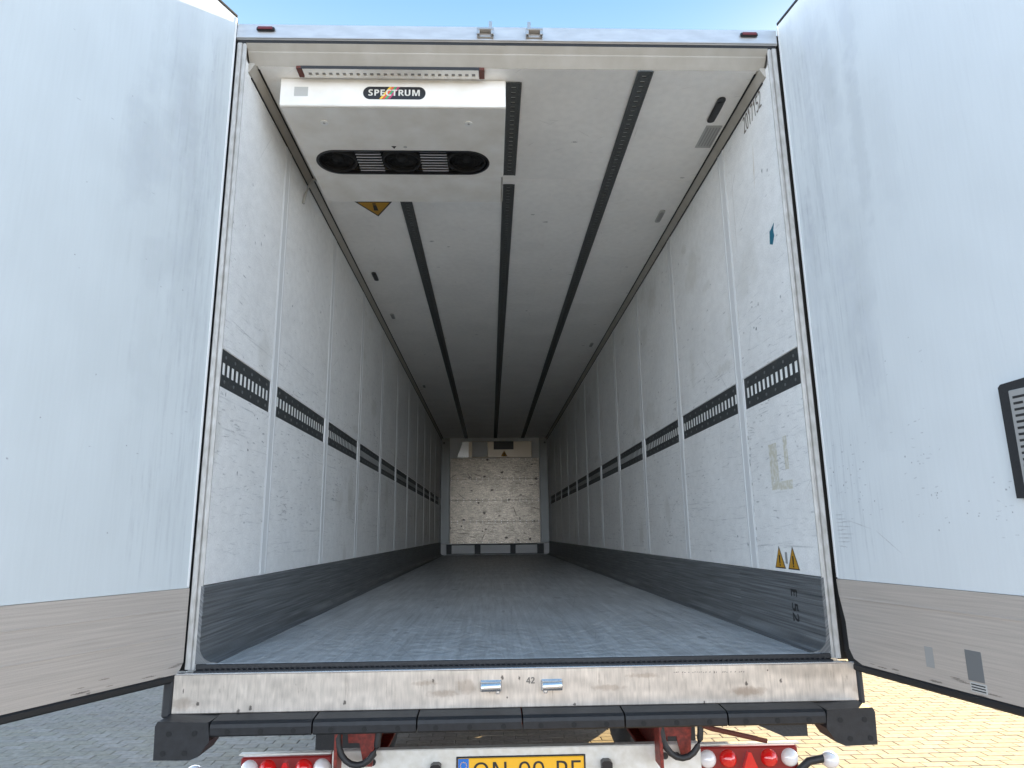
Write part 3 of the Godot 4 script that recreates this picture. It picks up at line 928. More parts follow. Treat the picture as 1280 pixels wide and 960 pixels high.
# ------------------------------------------------------------------ rear portal
func build_portal() -> void:
	# stepped header between the ceiling and the rear rail
	var b := MB.new()
	b.prism(PackedVector2Array([Vector2(0.0, 2.7175), Vector2(-0.026, 2.693), Vector2(-0.028, 2.6885), Vector2(-0.050, 2.664), Vector2(-0.066, 2.6455), Vector2(-0.089, 2.6455), Vector2(-0.089, 2.7175)]), Vector3(-1.229, F, 0), Vector3(0, 0, 1), Vector3.UP, Vector3(2.458, 0, 0))
	obj("portal_header", b.done(), M.cream, trailer)
	one_box("header_seal", Vector3(-1.27, F + 2.718, -0.085), Vector3(1.27, F + 2.7365, -0.004), 0.003, M.seal, trailer)
	var rail := one_box("rear_rail", Vector3(-1.279, F + 2.737, -0.085), Vector3(1.279, F + 2.821, 0.0), 0.004, M.alu, trailer)
	one_box("rail_ridge", Vector3(-1.276, F + 2.741, 0.0005), Vector3(1.276, F + 2.752, 0.005), 0.002, M.alu, rail)
	for s: float in [-1.0, 1.0]:
		var o := one_box("marker_lamp", Vector3(s * 1.142 - 0.042, F + 2.777, 0.0), Vector3(s * 1.142 + 0.042, F + 2.797, 0.014), 0.005, M.black, rail)
		o.name = "marker_lamp" if s < 0 else "marker_lamp_001"
		var m := MB.new()
		m.box(Vector3(s * 1.142 - 0.034, F + 2.7795, 0.013), Vector3(s * 1.142 + 0.034, F + 2.7945, 0.018), 0.003)
		obj("lens_cover" if s < 0 else "lens_cover", m.done(), M.marker_red, rail)
		# upper keepers of the door locking bars
		var k := MB.new()
		var x := s * 0.115 - 0.002
		k.box(Vector3(x - 0.040, F + 2.752, 0.0), Vector3(x + 0.040, F + 2.790, 0.012), 0.003)
		k.box(Vector3(x - 0.040, F + 2.776, 0.011), Vector3(x + 0.040, F + 2.790, 0.035), 0.003)
		k.box(Vector3(x - 0.040, F + 2.752, 0.011), Vector3(x - 0.026, F + 2.777, 0.035), 0.002)
		k.box(Vector3(x + 0.026, F + 2.752, 0.011), Vector3(x + 0.040, F + 2.777, 0.035), 0.002)
		k.box(Vector3(x - s * 0.024 - 0.008, F + 2.789, 0.015), Vector3(x - s * 0.024 + 0.008, F + 2.832, 0.023), 0.002)
		obj("lock_keeper", k.done(), M.steel, rail)
	# door posts, each a stepped profile, and the rubber beside them
	for s: float in [-1.0, 1.0]:
		var p := MB.new()
		var q := PackedVector2Array()
		for v in [[1.239, -0.089], [1.239, -0.0135], [1.2285, -0.0135], [1.2285, -0.008], [1.235, -0.003], [1.242, -0.003], [1.2435, -0.009], [1.247, -0.009], [1.2485, 0.001], [1.266, 0.001], [1.270, -0.003], [1.270, -0.089]]:
			q.append(Vector2(v[0] * s, v[1]))
		p.prism(q, Vector3(0, F - 0.02, 0), Vector3.RIGHT, Vector3.BACK, Vector3(0, 2.737, 0))
		obj("door_post", p.done(), M.post_paint, trailer)
		one_box("post_seal", Vector3(minf(s * 1.2705, s * 1.312), F - 0.03, -0.055), Vector3(maxf(s * 1.2705, s * 1.312), F + 2.815, -0.030), 0.003, M.seal, trailer)
	# threshold: dark strip with studs, then the bright lip of the sill
	one_box("threshold_strip", Vector3(-1.225, F - 0.035, 0.0005), Vector3(1.225, F - 0.020, 0.028), 0.002, M.rubber, trailer)
	one_box("floor_edge", Vector3(-1.225, F - 0.0195, 0.0005), Vector3(1.225, F - 0.0005, 0.010), 0.002, M.rubber, trailer)
	var st := MB.new()
	for i in 120:
		st.box(Vector3(-1.19 + i * 0.02, F - 0.0205, 0.013), Vector3(-1.182 + i * 0.02, F - 0.015, 0.024), 0.001)
	obj("threshold_studs", st.done(), M.black, trailer).set_meta("kind", "stuff")
	var sill := MB.new(func(p: Vector3) -> Vector2: return Vector2(p.x / 2.6 + 0.5, (F - 0.03 - p.y) / 0.14 if absf(p.z - 0.045) < 0.004 else 0.02))
	sill.box(Vector3(-1.287, F - 0.166, -0.01), Vector3(1.300, F - 0.030, 0.045), 0.003)
	var so := obj("rear_sill", sill.done(), M.sill, trailer)
	one_box("sill_lip", Vector3(-1.283, F - 0.0305, 0.029), Vector3(1.296, F - 0.0255, 0.047), 0.0015, M.bright, so)
	for s: float in [-1.0, 1.0]:
		var x := 0.010 + s * 0.115
		var k := MB.new()
		k.box(Vector3(x - 0.041, F - 0.108, 0.0452), Vector3(x + 0.041, F - 0.068, 0.052), 0.004)
		k.tube([Vector3(x - 0.036, F - 0.088, 0.066), Vector3(x + 0.036, F - 0.088, 0.066)], 0.017, 12)
		k.box(Vector3(x - s * 0.026 - 0.008, F - 0.112, 0.05), Vector3(x - s * 0.026 + 0.008, F - 0.094, 0.075), 0.003)
		obj("lock_keeper", k.done(), M.bright, so)
		one_box("corner_guard", Vector3(minf(s * 1.288 + (0.013 if s > 0 else 0.0), s * 1.322), F - 0.178, -0.02), Vector3(maxf(s * 1.288 + (0.013 if s > 0 else 0.0), s * 1.322), F - 0.045, 0.05), 0.006, M.rubber, trailer)
	lettering("small_marking", "42", 0.022, Transform3D(Basis.IDENTITY, Vector3(0.045, F - 0.072, 0.0455)), M.pen, so)

func build_door(left: bool) -> void:
	var s := -1.0 if left else 1.0          # local x runs from the hinge to the free edge times s; local z is the inner face
	var pivot := Node3D.new()
	var hinge := Vector3(-1.277, F, 0.003) if left else Vector3(1.288, F, -0.006)
	var turn := deg_to_rad(66.0) if left else deg_to_rad(-80.0)
	var uvd := func(p: Vector3) -> Vector2: return Vector2(absf(p.x) / 1.3, (2.85 - p.y) / 2.9)
	var outline := PackedVector2Array([Vector2(0.0, 2.845), Vector2(1.26, 2.845), Vector2(1.26, 0.28), Vector2(0.0, 0.28)])
	var kick := PackedVector2Array([Vector2(0.0, 0.2785), Vector2(1.26, 0.2785), Vector2(1.26, -0.03), Vector2(0.03, -0.03), Vector2(0.012, -0.015), Vector2(0.0, 0.01)])
	if not left:
		kick = PackedVector2Array([Vector2(0.0, 0.2785), Vector2(1.26, 0.2785), Vector2(1.26, -0.03), Vector2(0.10, -0.03), Vector2(0.055, -0.014), Vector2(0.034, 0.02), Vector2(0.030, 0.12), Vector2(0.006, 0.22)])
	var flip := func(a: PackedVector2Array) -> PackedVector2Array:
		var r := PackedVector2Array()
		for p in a:
			r.append(Vector2(p.x * s, p.y))
		return r
	var b := MB.new(uvd)
	b.prism(flip.call(outline), Vector3(0, 0, -0.085), Vector3.RIGHT, Vector3.UP, Vector3(0, 0, 0.085))
	pivot.free()
	var door := obj("rear_door", b.done(), M.door_left if left else M.door_right, trailer, hinge, "white left rear door folded open, streaked near its hinges" if left else "white right rear door swung open, scuffed above its grey kick panel")
	door.rotation.y = turn
	var uvk := func(p: Vector3) -> Vector2: return Vector2(absf(p.x) / 1.3 + (0.4 if left else 0.0), (0.28 - p.y) / 0.32)
	b = MB.new(uvk)
	b.prism(flip.call(kick), Vector3(0, 0, -0.085), Vector3.RIGHT, Vector3.UP, Vector3(0, 0, 0.088))
	for y in ([0.205, 0.105] if left else [0.21]):      # rolled ridges
		b.box(Vector3(minf(s * 0.045, s * 1.25), y - 0.003, 0.0025), Vector3(maxf(s * 0.045, s * 1.25), y + 0.003, 0.0050), 0.0009)
	obj("kick_panel", b.done(), M.door_kick, door)
	# seals
	b = MB.new()
	b.box(Vector3(minf(s * 0.02, s * 1.265), -0.058, -0.08), Vector3(maxf(s * 0.02, s * 1.265), -0.031, 0.006), 0.006)
	obj("bottom_seal", b.done(), M.seal, door)
	b = MB.new()
	b.box(Vector3(minf(0.0, s * 1.265), 2.846, -0.08), Vector3(maxf(0.0, s * 1.265), 2.862, 0.004), 0.004)
	obj("top_seal", b.done(), M.seal, door)
	b = MB.new()
	b.box(Vector3(minf(-s * 0.012, 0.0) - 0.0, 0.0, -0.06), Vector3(maxf(-s * 0.012, 0.0), 2.845, -0.004), 0.003)
	obj("hinge_seal", b.done(), M.seal, door)
	b = MB.new()
	b.box(Vector3(minf(s * 0.001, s * 0.012), 0.285, 0.0), Vector3(maxf(s * 0.001, s * 0.012), 2.843, 0.0025), 0.001)
	obj("edge_trim", b.done(), M.joint, door)
	if not left:
		# corner rubber that bulges below the kick panel's hinge corner
		b = MB.new()
		b.prism(PackedVector2Array([Vector2(-0.014, 0.33), Vector2(0.004, 0.30), Vector2(0.006, 0.22), Vector2(0.030, 0.12), Vector2(0.034, 0.02), Vector2(0.055, -0.014), Vector2(0.10, -0.03), Vector2(0.12, -0.052), Vector2(0.03, -0.05), Vector2(0.008, -0.01), Vector2(0.004, 0.10), Vector2(-0.016, 0.22)]), Vector3(0, 0, -0.07), Vector3.RIGHT, Vector3.UP, Vector3(0, 0, 0.072))
		obj("corner_rubber", b.done(), M.seal, door)
		# locking recess with a grey inset plate
		var pr := PackedVector2Array([Vector2(0.868, 0.555), Vector2(1.06, 0.555), Vector2(1.06, 0.90), Vector2(0.875, 0.89), Vector2(0.866, 0.882)])
		b = MB.new()
		b.prism(pr, Vector3(0, 0, 0.0), Vector3.RIGHT, Vector3.UP, Vector3(0, 0, 0.022))
		var plate := obj("lock_recess", b.done(), M.rubber, door)
		b = MB.new()
		b.box(Vector3(0.90, 0.585, 0.021), Vector3(1.03, 0.866, 0.026), 0.002)
		obj("inset_plate", b.done(), M.grey_label, plate)
		b = MB.new()
		for i in 14:
			b.box(Vector3(0.912, 0.84 - i * 0.018, 0.0262), Vector3(0.912 + [0.05, 0.03, 0.06, 0.045][i % 4], 0.847 - i * 0.018, 0.0268), 0.0)
		obj("print_lines", b.done(), M.ink, plate)
		# torn stickers on the kick panel
		for e in [[0.42, 0.02, 0.455, 0.085, M.grey_label], [0.585, 0.01, 0.645, 0.10, M.kick], [0.59, -0.022, 0.65, 0.006, M.pale_label]]:
			b = MB.new()
			b.box(Vector3(e[0], e[1], 0.0031), Vector3(e[2], e[3], 0.0043), 0.0005)
			obj("torn_sticker", b.done(), e[4], door)
		for k in 3:
			b = MB.new()
			b.box(Vector3(0.594, -0.018 + k * 0.008, 0.0041), Vector3(0.645, -0.0145 + k * 0.008, 0.0048), 0.0)
			obj("print_line", b.done(), M.ink, door)
	# hinges on the outer edge
	for y in [0.25, 0.95, 1.65, 2.35]:
		b = MB.new()
		b.tube([Vector3(-s * 0.018, y - 0.05, -0.075), Vector3(-s * 0.018, y + 0.05, -0.075)], 0.012, 10)
		obj("hinge", b.done(), M.steel, door)

# ------------------------------------------------------------------ below the sill
func build_bumper() -> void:
	var hb := MB.new()
	hb.disc(Vector3.ZERO, Vector3.BACK, 0.0098, 0.0012, 10)
	var hole := hb.done()
	var cuts := [-1.104, -0.742, -0.371, 0.008, 0.379, 0.755, 1.118]
	for k in 6:
		var b := MB.new()
		b.prism(PackedVector2Array([Vector2(0.02, -0.168), Vector2(0.06, -0.166), Vector2(0.132, -0.170), Vector2(0.148, -0.178), Vector2(0.151, -0.190), Vector2(0.150, -0.214), Vector2(0.143, -0.220), Vector2(0.02, -0.220)]), Vector3(cuts[k] + 0.003, F, 0), Vector3(0, 0, 1), Vector3.UP, Vector3(cuts[k + 1] - cuts[k] - 0.006, 0, 0))
		var o := obj("buffer_segment", b.done(), M.buffer, trailer)
		for i in 3:
			obj("bolt_hole", hole, M.hole, o, Vector3(lerpf(cuts[k], cuts[k + 1], 0.18 + 0.32 * i), F - 0.203, 0.1505))
	for s: float in [-1.0, 1.0]:
		var x0 := -1.107 if s < 0 else 1.121
		var x1 := -1.292 if s < 0 else 1.298
		var pr := PackedVector2Array([Vector2(x0, -0.170), Vector2(x1 - s * 0.008, -0.164), Vector2(x1, -0.180), Vector2(x1 - s * 0.004, -0.290), Vector2(x0 + s * 0.055, -0.292), Vector2(x0 + s * 0.025, -0.280), Vector2(x0 - s * 0.008, -0.232)])
		var b := MB.new()
		b.prism(pr, Vector3(0, F, 0.02), Vector3.RIGHT, Vector3.UP, Vector3(0, 0, 0.133))
		var o := obj("end_buffer", b.done(), M.buffer, trailer)
		for e in [[0.045, -0.205], [0.045 + 0.09, -0.205], [0.075, -0.268], [0.075 + 0.075, -0.268]]:
			obj("bolt_hole", hole, M.hole, o, Vector3(x0 + s * e[0], F + e[1], 0.1532))
	one_box("buffer_beam", Vector3(-1.05, F - 0.232, -0.05), Vector3(1.05, F - 0.172, 0.02), 0.005, M.red_paint, trailer)
	var k := MB.new()
	k.prism(PackedVector2Array([Vector2(0.86, -0.221), Vector2(1.06, -0.221), Vector2(1.06, -0.268), Vector2(0.97, -0.268)]), Vector3(0, F, 0.06), Vector3.RIGHT, Vector3.UP, Vector3(0, 0, 0.05))
	obj("buffer_bracket", k.done(), M.rubber, trailer)

func build_lamp_bar() -> void:
	var z := -0.30
	var bar := one_box("lamp_bar", Vector3(-0.762, F - 0.62, z - 0.045), Vector3(0.775, F - 0.400, z), 0.004, M.white_paint, trailer, "white sheet metal bar holding number plate and rear lamps")
	# number plate
	var plate := one_box("number_plate", Vector3(-0.243, F - 0.548, z + 0.001), Vector3(0.280, F - 0.436, z + 0.008), 0.003, M.yellow_plate, trailer, "yellow rear number plate with a blue band")
	one_box("plate_frame", Vector3(-0.250, F - 0.555, z + 0.0005), Vector3(0.287, F - 0.430, z + 0.0045), 0.002, M.ink, plate)
	one_box("blue_band", Vector3(-0.242, F - 0.547, z + 0.0078), Vector3(-0.198, F - 0.437, z + 0.0086), 0.0, M.blue_plate, plate)
	lettering("plate_text", "ON-99-PF", 0.078, Transform3D(Basis.IDENTITY, Vector3(0.041, F - 0.492, z + 0.0086)), M.ink, plate, false, 0.98)
	var star := MB.new()
	for i in 12:
		var a := TAU * i / 12.0
		star.disc(Vector3(-0.220 + 0.013 * cos(a), F - 0.463 + 0.013 * sin(a), z + 0.0086), Vector3.BACK, 0.0022, 0.0004, 5)
	obj("star_ring", star.done(), M.yellow_plate, plate)
	lettering("country_letters", "NL", 0.024, Transform3D(Basis.IDENTITY, Vector3(-0.220, F - 0.517, z + 0.0086)), M.white_paint, plate)
	# number plate lights, black housings to both sides
	for x: float in [-0.333, 0.372]:
		var b := MB.new()
		b.prism(PackedVector2Array([Vector2(-0.022, -0.04), Vector2(0.022, -0.04), Vector2(0.022, 0.012), Vector2(0.012, 0.020), Vector2(-0.012, 0.020), Vector2(-0.022, 0.012)]), Vector3(x, F - 0.468, z), Vector3.RIGHT, Vector3.UP, Vector3(0, 0, 0.04))
		obj("plate_light", b.done(), M.black, trailer)
	for x: float in [-0.594, 0.621, 0.672]:
		var bh := MB.new()
		bh.disc(Vector3(x, F - 0.444, z), Vector3.BACK, 0.013, 0.008, 10)
		obj("bolt", bh.done(), M.ink, bar)
	# tail lamps
	for s: float in [-1.0, 1.0]:
		var x0 := -1.142 if s < 0 else 0.766
		var x1 := -0.766 if s < 0 else 1.196
		var housing := one_box("tail_lamp", Vector3(x0 + 0.002, F - 0.58, z - 0.055), Vector3(x1 - 0.002, F - 0.421, z - 0.018), 0.006, M.red_dull, trailer)
		one_box("lamp_hood", Vector3(x0, F - 0.409, z - 0.030), Vector3(x1, F - 0.403, z + 0.004), 0.002, M.white_paint, housing)
		var n := 5
		for i in n:
			var x := lerpf(x0 + 0.040, x1 - 0.040, i / 4.0)
			var b := MB.new()
			if i == 2:           # triangular reflector
				b.prism(PackedVector2Array([Vector2(-0.04, -0.062), Vector2(0.04, -0.062), Vector2(0.006, 0.024), Vector2(-0.006, 0.024)]), Vector3(x, F - 0.462, z - 0.018), Vector3.RIGHT, Vector3.UP, Vector3(0, 0, 0.022))
				obj("reflector", b.done(), M.red_lens, housing)
			else:
				var pr := []
				for k in 8:
					var a := PI / 2 * k / 7.0
					pr.append(Vector2(0.036 * cos(a) if k < 7 else 0.0005, 0.034 * sin(a)))
				pr.push_front(Vector2(0.037, -0.002))
				b.lathe(pr, Vector3(x, F - 0.466, z - 0.018), Vector3.BACK, 20)
				obj("lens", b.done(), M.clear_lens if i == 0 or i == 4 else M.red_lens, housing)
	# rubber-armed outline lamps
	for s: float in [-1.0, 1.0]:
		var b := MB.new()
		b.tube([Vector3(s * 1.15, F - 0.56, z - 0.02), Vector3(s * 1.19, F - 0.51, z), Vector3(s * 1.225, F - 0.475, z + 0.01), Vector3(s * 1.29, F - 0.463, z + 0.015)], 0.016, 10)
		var arm := obj("outline_lamp", b.done(), M.rubber, trailer)
		b = MB.new()
		b.lathe([Vector2(0.0005, -0.03), Vector2(0.022, -0.028), Vector2(0.031, -0.015), Vector2(0.033, 0.0), Vector2(0.031, 0.015), Vector2(0.022, 0.028), Vector2(0.0005, 0.03)], Vector3(s * 1.312, F - 0.468, z + 0.02), Vector3(s, 0, 0), 18)
		obj("lens", b.done(), M.clear_lens, arm)

func build_chassis() -> void:
	for s: float in [-1.0, 1.0]:
		# main beams
		var b := MB.new()
		b.box(Vector3(s * 0.655 - 0.055, F - 0.20, -12.0), Vector3(s * 0.655 + 0.055, F - 0.185, -0.10), 0.002)
		b.box(Vector3(s * 0.655 - 0.006, F - 0.52, -12.0), Vector3(s * 0.655 + 0.006, F - 0.20, -0.40), 0.0)
		b.box(Vector3(s * 0.655 - 0.055, F - 0.535, -12.0), Vector3(s * 0.655 + 0.055, F - 0.52, -0.40), 0.002)
		obj("chassis_beam", b.done(), M.red_paint, trailer)
		# red brackets that carry the lamp bar
		var x := s * 0.655 + 0.02
		b = MB.new()
		b.box(Vector3(x - 0.098, F - 0.46, -0.285), Vector3(x - 0.084, F - 0.23, -0.19), 0.002)
		b.prism(PackedVector2Array([Vector2(x - 0.070, -0.23), Vector2(x + 0.085, -0.23), Vector2(x + 0.055, -0.33), Vector2(x + 0.045, -0.45), Vector2(x + 0.01, -0.45), Vector2(x - 0.01, -0.36), Vector2(x - 0.055, -0.36)]), Vector3(0, F, -0.275), Vector3.RIGHT, Vector3.UP, Vector3(0, 0, 0.012))
		b.box(Vector3(x + 0.02, F - 0.25, -0.29), Vector3(x + 0.075, F - 0.228, -0.18), 0.003)
		obj("bar_bracket", b.done(), M.red_paint, trailer)
		b = MB.new()
		var path := []
		for k in 11:
			var a := PI + PI * k / 10.0
			path.append(Vector3(x - 0.005 + 0.08 * cos(a), F - 0.325 + 0.10 * sin(a), -0.20))
		path.push_front(Vector3(x - 0.09, F - 0.24, -0.22))
		path.append(Vector3(x + 0.085, F - 0.24, -0.22))
		b.tube(path, 0.013, 8)
		obj("brake_hose", b.done(), M.rubber, trailer)
	var rod := MB.new()
	rod.tube([Vector3(0.70, F - 0.285, -0.20), Vector3(0.80, F - 0.318, -0.20), Vector3(1.02, F - 0.368, -0.20)], 0.010, 8)
	obj("tie_rod", rod.done(), M.rust, trailer)
	for z in [-1.3, -2.6, -3.9, -5.2, -7.0, -9.0]:
		one_box("cross_member", Vector3(-1.2, F - 0.28, z - 0.04), Vector3(1.2, F - 0.161, z + 0.04), 0.004, M.red_paint, trailer)
	# wheels, axles, mudflaps
	var tb := MB.new()
	tb.lathe([Vector2(0.30, -0.15), Vector2(0.40, -0.185), Vector2(0.48, -0.18), Vector2(0.512, -0.15), Vector2(0.516, -0.05), Vector2(0.505, -0.045), Vector2(0.505, -0.035), Vector2(0.518, -0.03), Vector2(0.518, 0.03), Vector2(0.505, 0.035), Vector2(0.505, 0.045), Vector2(0.516, 0.05), Vector2(0.512, 0.15), Vector2(0.48, 0.18), Vector2(0.40, 0.185), Vector2(0.30, 0.15)], Vector3.ZERO, Vector3.RIGHT, 36)
	var tyre := tb.done()
	var rb := MB.new()
	rb.lathe([Vector2(0.02, -0.10), Vector2(0.14, -0.10), Vector2(0.16, 0.02), Vector2(0.25, 0.03), Vector2(0.27, 0.13), Vector2(0.30, 0.15), Vector2(0.30, -0.15), Vector2(0.27, -0.13), Vector2(0.20, -0.02), Vector2(0.02, -0.02)], Vector3.ZERO, Vector3.RIGHT, 28)
	var rim := rb.done()
	for z in [-3.05, -4.36, -5.67]:
		var ab := MB.new()
		ab.tube([Vector3(-0.95, 0.518, z), Vector3(0.95, 0.518, z)], 0.07, 14)
		obj("axle", ab.done(), M.rubber, trailer)
		for s: float in [-1.0, 1.0]:
			var w := obj("wheel", tyre, M.tyre, trailer, Vector3(s * 1.045, 0.518, z))
			obj("rim", rim, M.rim, w)
	for s: float in [-1.0, 1.0]:
		one_box("mudflap", Vector3(s * 1.04 - 0.22, 0.22, -2.13), Vector3(s * 1.04 + 0.22, F - 0.35, -2.12), 0.004, M.tyre, trailer)

func build_wall_marks() -> void:
	var R := func(y: float, z: float, out := 0.0005) -> Transform3D:          # a frame lying on the right wall: x along +z, y up, z out of the wall
		return Transform3D(Basis(Vector3(0, 0, 1), Vector3.UP, Vector3(-1, 0, 0)), Vector3(W - out, F + y, z))
	# two worn orange hazard triangles above the right kick plate
	for e in [[-0.405, 0.0], [-0.262, 0.0]]:
		var T: Transform3D = R.call(0.335, e[0])
		warning_triangle(T, 0.115, "worn orange hazard triangle low on the right wall" if e[0] < -0.3 else "second worn hazard triangle, nearer the right door post", "hazard_sticker")
	one_box("info_tag", Vector3(W - 0.0015, F + 0.325, -0.343), Vector3(W - 0.0004, F + 0.375, -0.322), 0.0, M.grey_label, trailer)
	# blue smear
	var b := MB.new()
	b.prism(PackedVector2Array([Vector2(-0.03, -0.03), Vector2(0.0, -0.045), Vector2(0.025, -0.01), Vector2(0.02, 0.02), Vector2(0.035, 0.05), Vector2(0.0, 0.035), Vector2(-0.02, 0.03)]), Vector3(W - 0.0004, F + 1.83, -0.156), Vector3(0, 0, 1), Vector3.UP, Vector3(-0.0008, 0, 0))
	obj("blue_smear", b.done(), M.blue_mark, trailer)
	# numerals written by hand below the right cove
	var T := Transform3D(Basis(Vector3(0, 0, 1), Vector3.UP, Vector3(-1, 0, 0)) * Basis(Vector3(0, 0, 1), deg_to_rad(2.0)), Vector3(W - 0.0008, F + 2.540, -0.245))
	lettering("handwritten_number", "2017152", 0.09, T, M.pen, trailer, false, 0.50)
	# stencilled marks rubbed almost away on the right kick plate
	var K := Transform3D(Basis(Vector3(0, -1, 0), Vector3(0, 0, 1), Vector3(-1, 0, 0)), Vector3(1.2208, F + 0.155, -0.27))
	lettering("worn_stencil", "E 52", 0.06, K, M.ink, trailer, true, 0.9)

# ------------------------------------------------------------------ cooling unit under the ceiling
func build_evaporator() -> void:
	var o := Vector3(-0.564, CEIL, -0.64)         # middle of its mounting face
	var u := Node3D.new()
	u.name = "evaporator_unit"
	u.position = o
	u.set_meta("label", "white slim cooling unit with three fans hung from the left of the ceiling")
	u.set_meta("category", "cooling unit")
	add_child(u)
	var hx := 0.544
	var zf := 0.488                                # front edge
	var zs := -0.178                               # seam before the rear flap
	var zr := -0.49
	var yb := -0.150
	# housing: side walls, front, top plate; the underside carries the long fan opening
	var b := MB.new()
	b.prism(PackedVector2Array([Vector2(zf, -0.002), Vector2(zf, yb + 0.010), Vector2(zf - 0.003, yb + 0.003), Vector2(zf - 0.010, yb), Vector2(zf - 0.014, yb + 0.004), Vector2(zf - 0.014, -0.002)]), Vector3(-hx, 0, 0), Vector3(0, 0, 1), Vector3.UP, Vector3(2 * hx, 0, 0))
	obj("front_cover", b.done(), M.unit, u)
	b = MB.new()
	for s: float in [-1.0, 1.0]:
		b.box(Vector3(s * hx - (0.004 if s > 0 else 0.0), yb + 0.003, zr + 0.004), Vector3(s * hx + (0.004 if s < 0 else 0.0), -0.002, zf - 0.015), 0.001)
	b.box(Vector3(-hx + 0.005, yb + 0.003, zr + 0.002), Vector3(hx - 0.005, -0.002, zr + 0.006), 0.001)
	obj("side_panel", b.done(), M.unit, u)
	# underside with a stadium-shaped opening, as two halves that meet in its middle
	var cz := -0.026
	var rr := 0.122
	var half := 0.475
	var cx := -0.014
	var inner := []
	for k in 40:
		var a := TAU * (k + 0.5) / 40.0
		inner.append(Vector2(cx + cos(a) * rr + signf(cos(a)) * (half - rr), cz + sin(a) * rr))
	b = MB.new()
	for s: float in [-1.0, 1.0]:
		var edge := zf - 0.0145 if s > 0 else zs
		var o2 := PackedVector2Array([Vector2(-hx, cz), Vector2(-hx, edge), Vector2(hx, edge), Vector2(hx, cz), Vector2(cx + half, cz)])
		for k in 20:
			var p: Vector2 = inner[k] if s > 0 else inner[39 - k]
			o2.append(p)
		o2.append(Vector2(cx - half, cz))
		b.prism(o2, Vector3(0, yb, 0), Vector3.RIGHT, Vector3.BACK, Vector3(0, 0.003, 0))
	for k in 40:
		var k2 := (k + 1) % 40
		var A := Vector3(inner[k].x, yb + 0.003, inner[k].y)
		var B := Vector3(inner[k2].x, yb + 0.003, inner[k2].y)
		b.quad(A, B, B + Vector3(0, 0.02, 0), A + Vector3(0, 0.02, 0))
	obj("underside", b.done(), M.unit, u)
	# black rim of the opening, dark back plate, bright slats, three fans
	b = MB.new()
	for k in 40:
		var k2 := (k + 1) % 40
		var q := []
		for i in [k, k2]:
			var p: Vector2 = inner[i]
			var e: Vector2 = Vector2(cx + clampf(p.x - cx, -(half - rr), half - rr), cz)
			var dirv := (p - e).normalized()
			q.append([p + dirv * 0.003, p - dirv * 0.010])
		var y0 := yb - 0.003
		b.quad(Vector3(q[0][1].x, y0, q[0][1].y), Vector3(q[0][0].x, y0, q[0][0].y), Vector3(q[1][0].x, y0, q[1][0].y), Vector3(q[1][1].x, y0, q[1][1].y))
		b.quad(Vector3(q[0][1].x, y0, q[0][1].y), Vector3(q[1][1].x, y0, q[1][1].y), Vector3(q[1][1].x, y0 + 0.02, q[1][1].y), Vector3(q[0][1].x, y0 + 0.02, q[0][1].y))
		b.quad(Vector3(q[0][0].x, y0, q[0][0].y), Vector3(q[0][0].x, y0 + 0.004, q[0][0].y), Vector3(q[1][0].x, y0 + 0.004, q[1][0].y), Vector3(q[1][0].x, y0, q[1][0].y))
	obj("opening_rim", b.done(), M.black, u)
	one_box("back_plate", Vector3(-hx + 0.01, yb + 0.060, zs + 0.006), Vector3(hx - 0.01, yb + 0.064, cz + 0.15), 0.0, M.hole, u)
	for e in [[-0.266, -0.130], [0.084, 0.230]]:
		for k in 8:
			var z := cz - 0.098 + k * 0.028
			var sb := MB.new()
			sb.prism(PackedVector2Array([Vector2(-0.010, 0.0), Vector2(0.004, -0.012), Vector2(0.007, -0.010), Vector2(-0.007, 0.003)]), Vector3(e[0], yb + 0.014, z), Vector3(0, 0, 1), Vector3.UP, Vector3(e[1] - e[0], 0, 0))
			obj("slat", sb.done(), M.slat, u)
	for x: float in [-0.377, -0.023, 0.337]:
		b = MB.new()
		b.lathe([Vector2(0.108, 0.0), Vector2(0.112, 0.012), Vector2(0.106, 0.030), Vector2(0.098, 0.030), Vector2(0.098, 0.0), Vector2(0.108, 0.0)], Vector3(x, yb + 0.030, cz), Vector3.DOWN, 32)
		b.lathe([Vector2(0.0005, 0.016), Vector2(0.028, 0.014), Vector2(0.034, 0.0), Vector2(0.034, -0.012)], Vector3(x, yb + 0.030, cz), Vector3.DOWN, 16)
		b.disc(Vector3(x, yb + 0.034, cz), Vector3.DOWN, 0.106, 0.001, 28)
		var fan := obj("fan", b.done(), M.hole, u)
		b = MB.new()
		for k in 7:
			var a := TAU * k / 7.0
			var d0 := Vector3(cos(a), 0, sin(a))
			var d1 := Vector3(cos(a + 0.55), 0, sin(a + 0.55))
			var c := Vector3(x, yb + 0.034, cz)
			b.quad(c + d0 * 0.034 - Vector3(0, 0.008, 0), c + d0 * 0.094 - Vector3(0, 0.014, 0), c + d1 * 0.094 + Vector3(0, 0.010, 0), c + d1 * 0.034 + Vector3(0, 0.006, 0))
		obj("blades", b.done(), M.hole, fan)
		b = MB.new()
		for ring in [0.045, 0.062, 0.079, 0.096]:
			var path := []
			for k in 25:
				var a := TAU * k / 24.0
				path.append(Vector3(x + cos(a) * ring, yb + 0.006, cz + sin(a) * ring))
			b.tube(path, 0.0016, 5, false)
		obj("guard", b.done(), M.hole, fan)
	# rear flap
	b = MB.new()
	b.box(Vector3(-hx + 0.003, yb + 0.001, zr), Vector3(hx - 0.010, yb + 0.006, zs - 0.003), 0.002)
	obj("rear_flap", b.done(), M.unit, u)
	# badge on the front
	b = MB.new()
	var pill := PackedVector2Array()
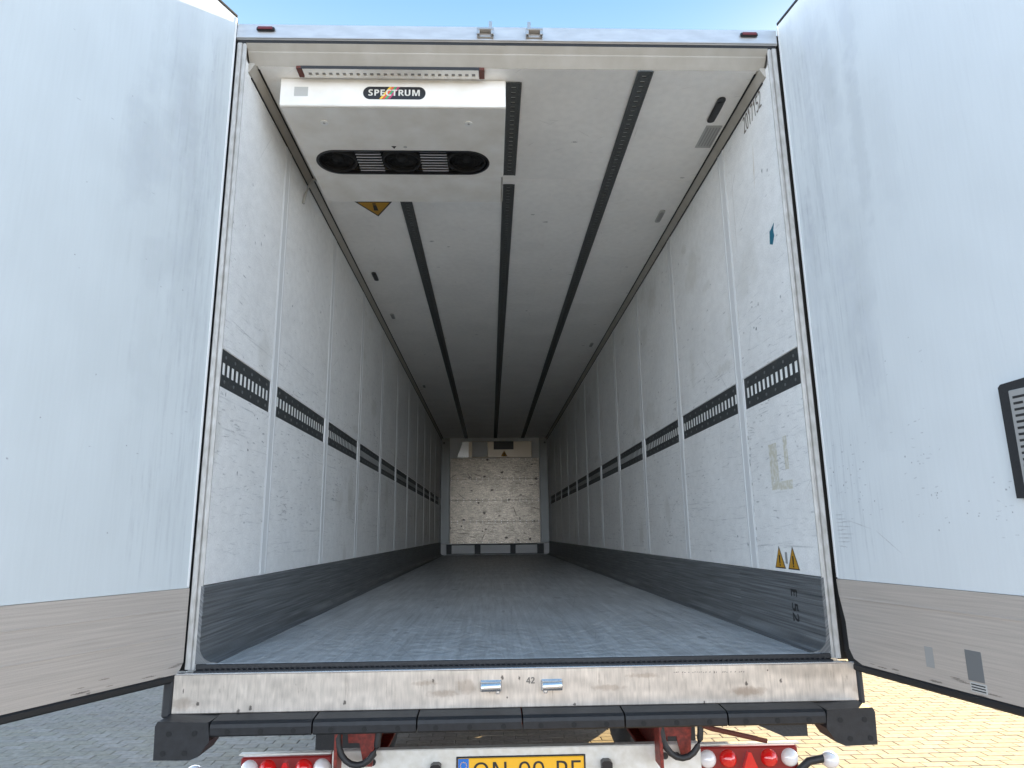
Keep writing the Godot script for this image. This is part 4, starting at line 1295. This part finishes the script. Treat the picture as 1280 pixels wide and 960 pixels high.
	for k in 24:
		var a := TAU * (k + 0.5) / 24.0
		pill.append(Vector2(cos(a) * 0.034 + signf(cos(a)) * 0.117, sin(a) * 0.034))
	b.prism(pill, Vector3(0.004, -0.078, zf), Vector3.RIGHT, Vector3.UP, Vector3(0, 0, 0.002))
	var badge := obj("badge", b.done(), M.black, u)
	var cols := [lin(0.75, 0.50, 0.05), lin(0.70, 0.10, 0.05), lin(0.05, 0.35, 0.15), lin(0.45, 0.05, 0.15)]
	for k in 4:
		b = MB.new()
		var x := -0.046 + k * 0.013
		b.prism(PackedVector2Array([Vector2(x - 0.026, -0.033), Vector2(x - 0.014, -0.033), Vector2(x + 0.034, 0.033), Vector2(x + 0.022, 0.033)]), Vector3(0.004, -0.078, zf + 0.0018), Vector3.RIGHT, Vector3.UP, Vector3(0, 0, 0.0006))
		obj("stripe", b.done(), mat(cols[k], 0.4), badge)
	lettering("badge_text", "SPECTRUM", 0.033, Transform3D(Basis.IDENTITY, Vector3(0.004, -0.078, zf + 0.0028)), M.white_paint, badge, true, 1.08)
	one_box("small_label", Vector3(-0.478, -0.098, zf), Vector3(-0.412, -0.048, zf + 0.0008), 0.0, M.pale_label, u)
	# screws and small marks on the underside
	for x: float in [-0.362, 0.360]:
		b = MB.new()
		b.disc(Vector3(x, yb, 0.352), Vector3.DOWN, 0.020, 0.005, 16)
		var boss := obj("screw_boss", b.done(), M.frp, u)
		b = MB.new()
		b.disc(Vector3(x, yb - 0.005, 0.354), Vector3.DOWN, 0.006, 0.002, 10)
		obj("screw", b.done(), M.steel, boss)
	warning_triangle_small(u, Vector3(-0.045, yb - 0.0003, 0.130))
	b = MB.new()
	b.disc(Vector3(0.015, yb, 0.132), Vector3.DOWN, 0.010, 0.001, 12)
	obj("round_label", b.done(), M.pale_label, u)

func warning_triangle_small(u: Node3D, at: Vector3) -> void:
	var b := MB.new()
	b.prism(PackedVector2Array([Vector2(-0.013, -0.010), Vector2(0.013, -0.010), Vector2(0.0, 0.014)]), at, Vector3.RIGHT, Vector3(0, 0, -1), Vector3(0, -0.0008, 0))
	obj("small_sign", b.done(), M.ink, u)
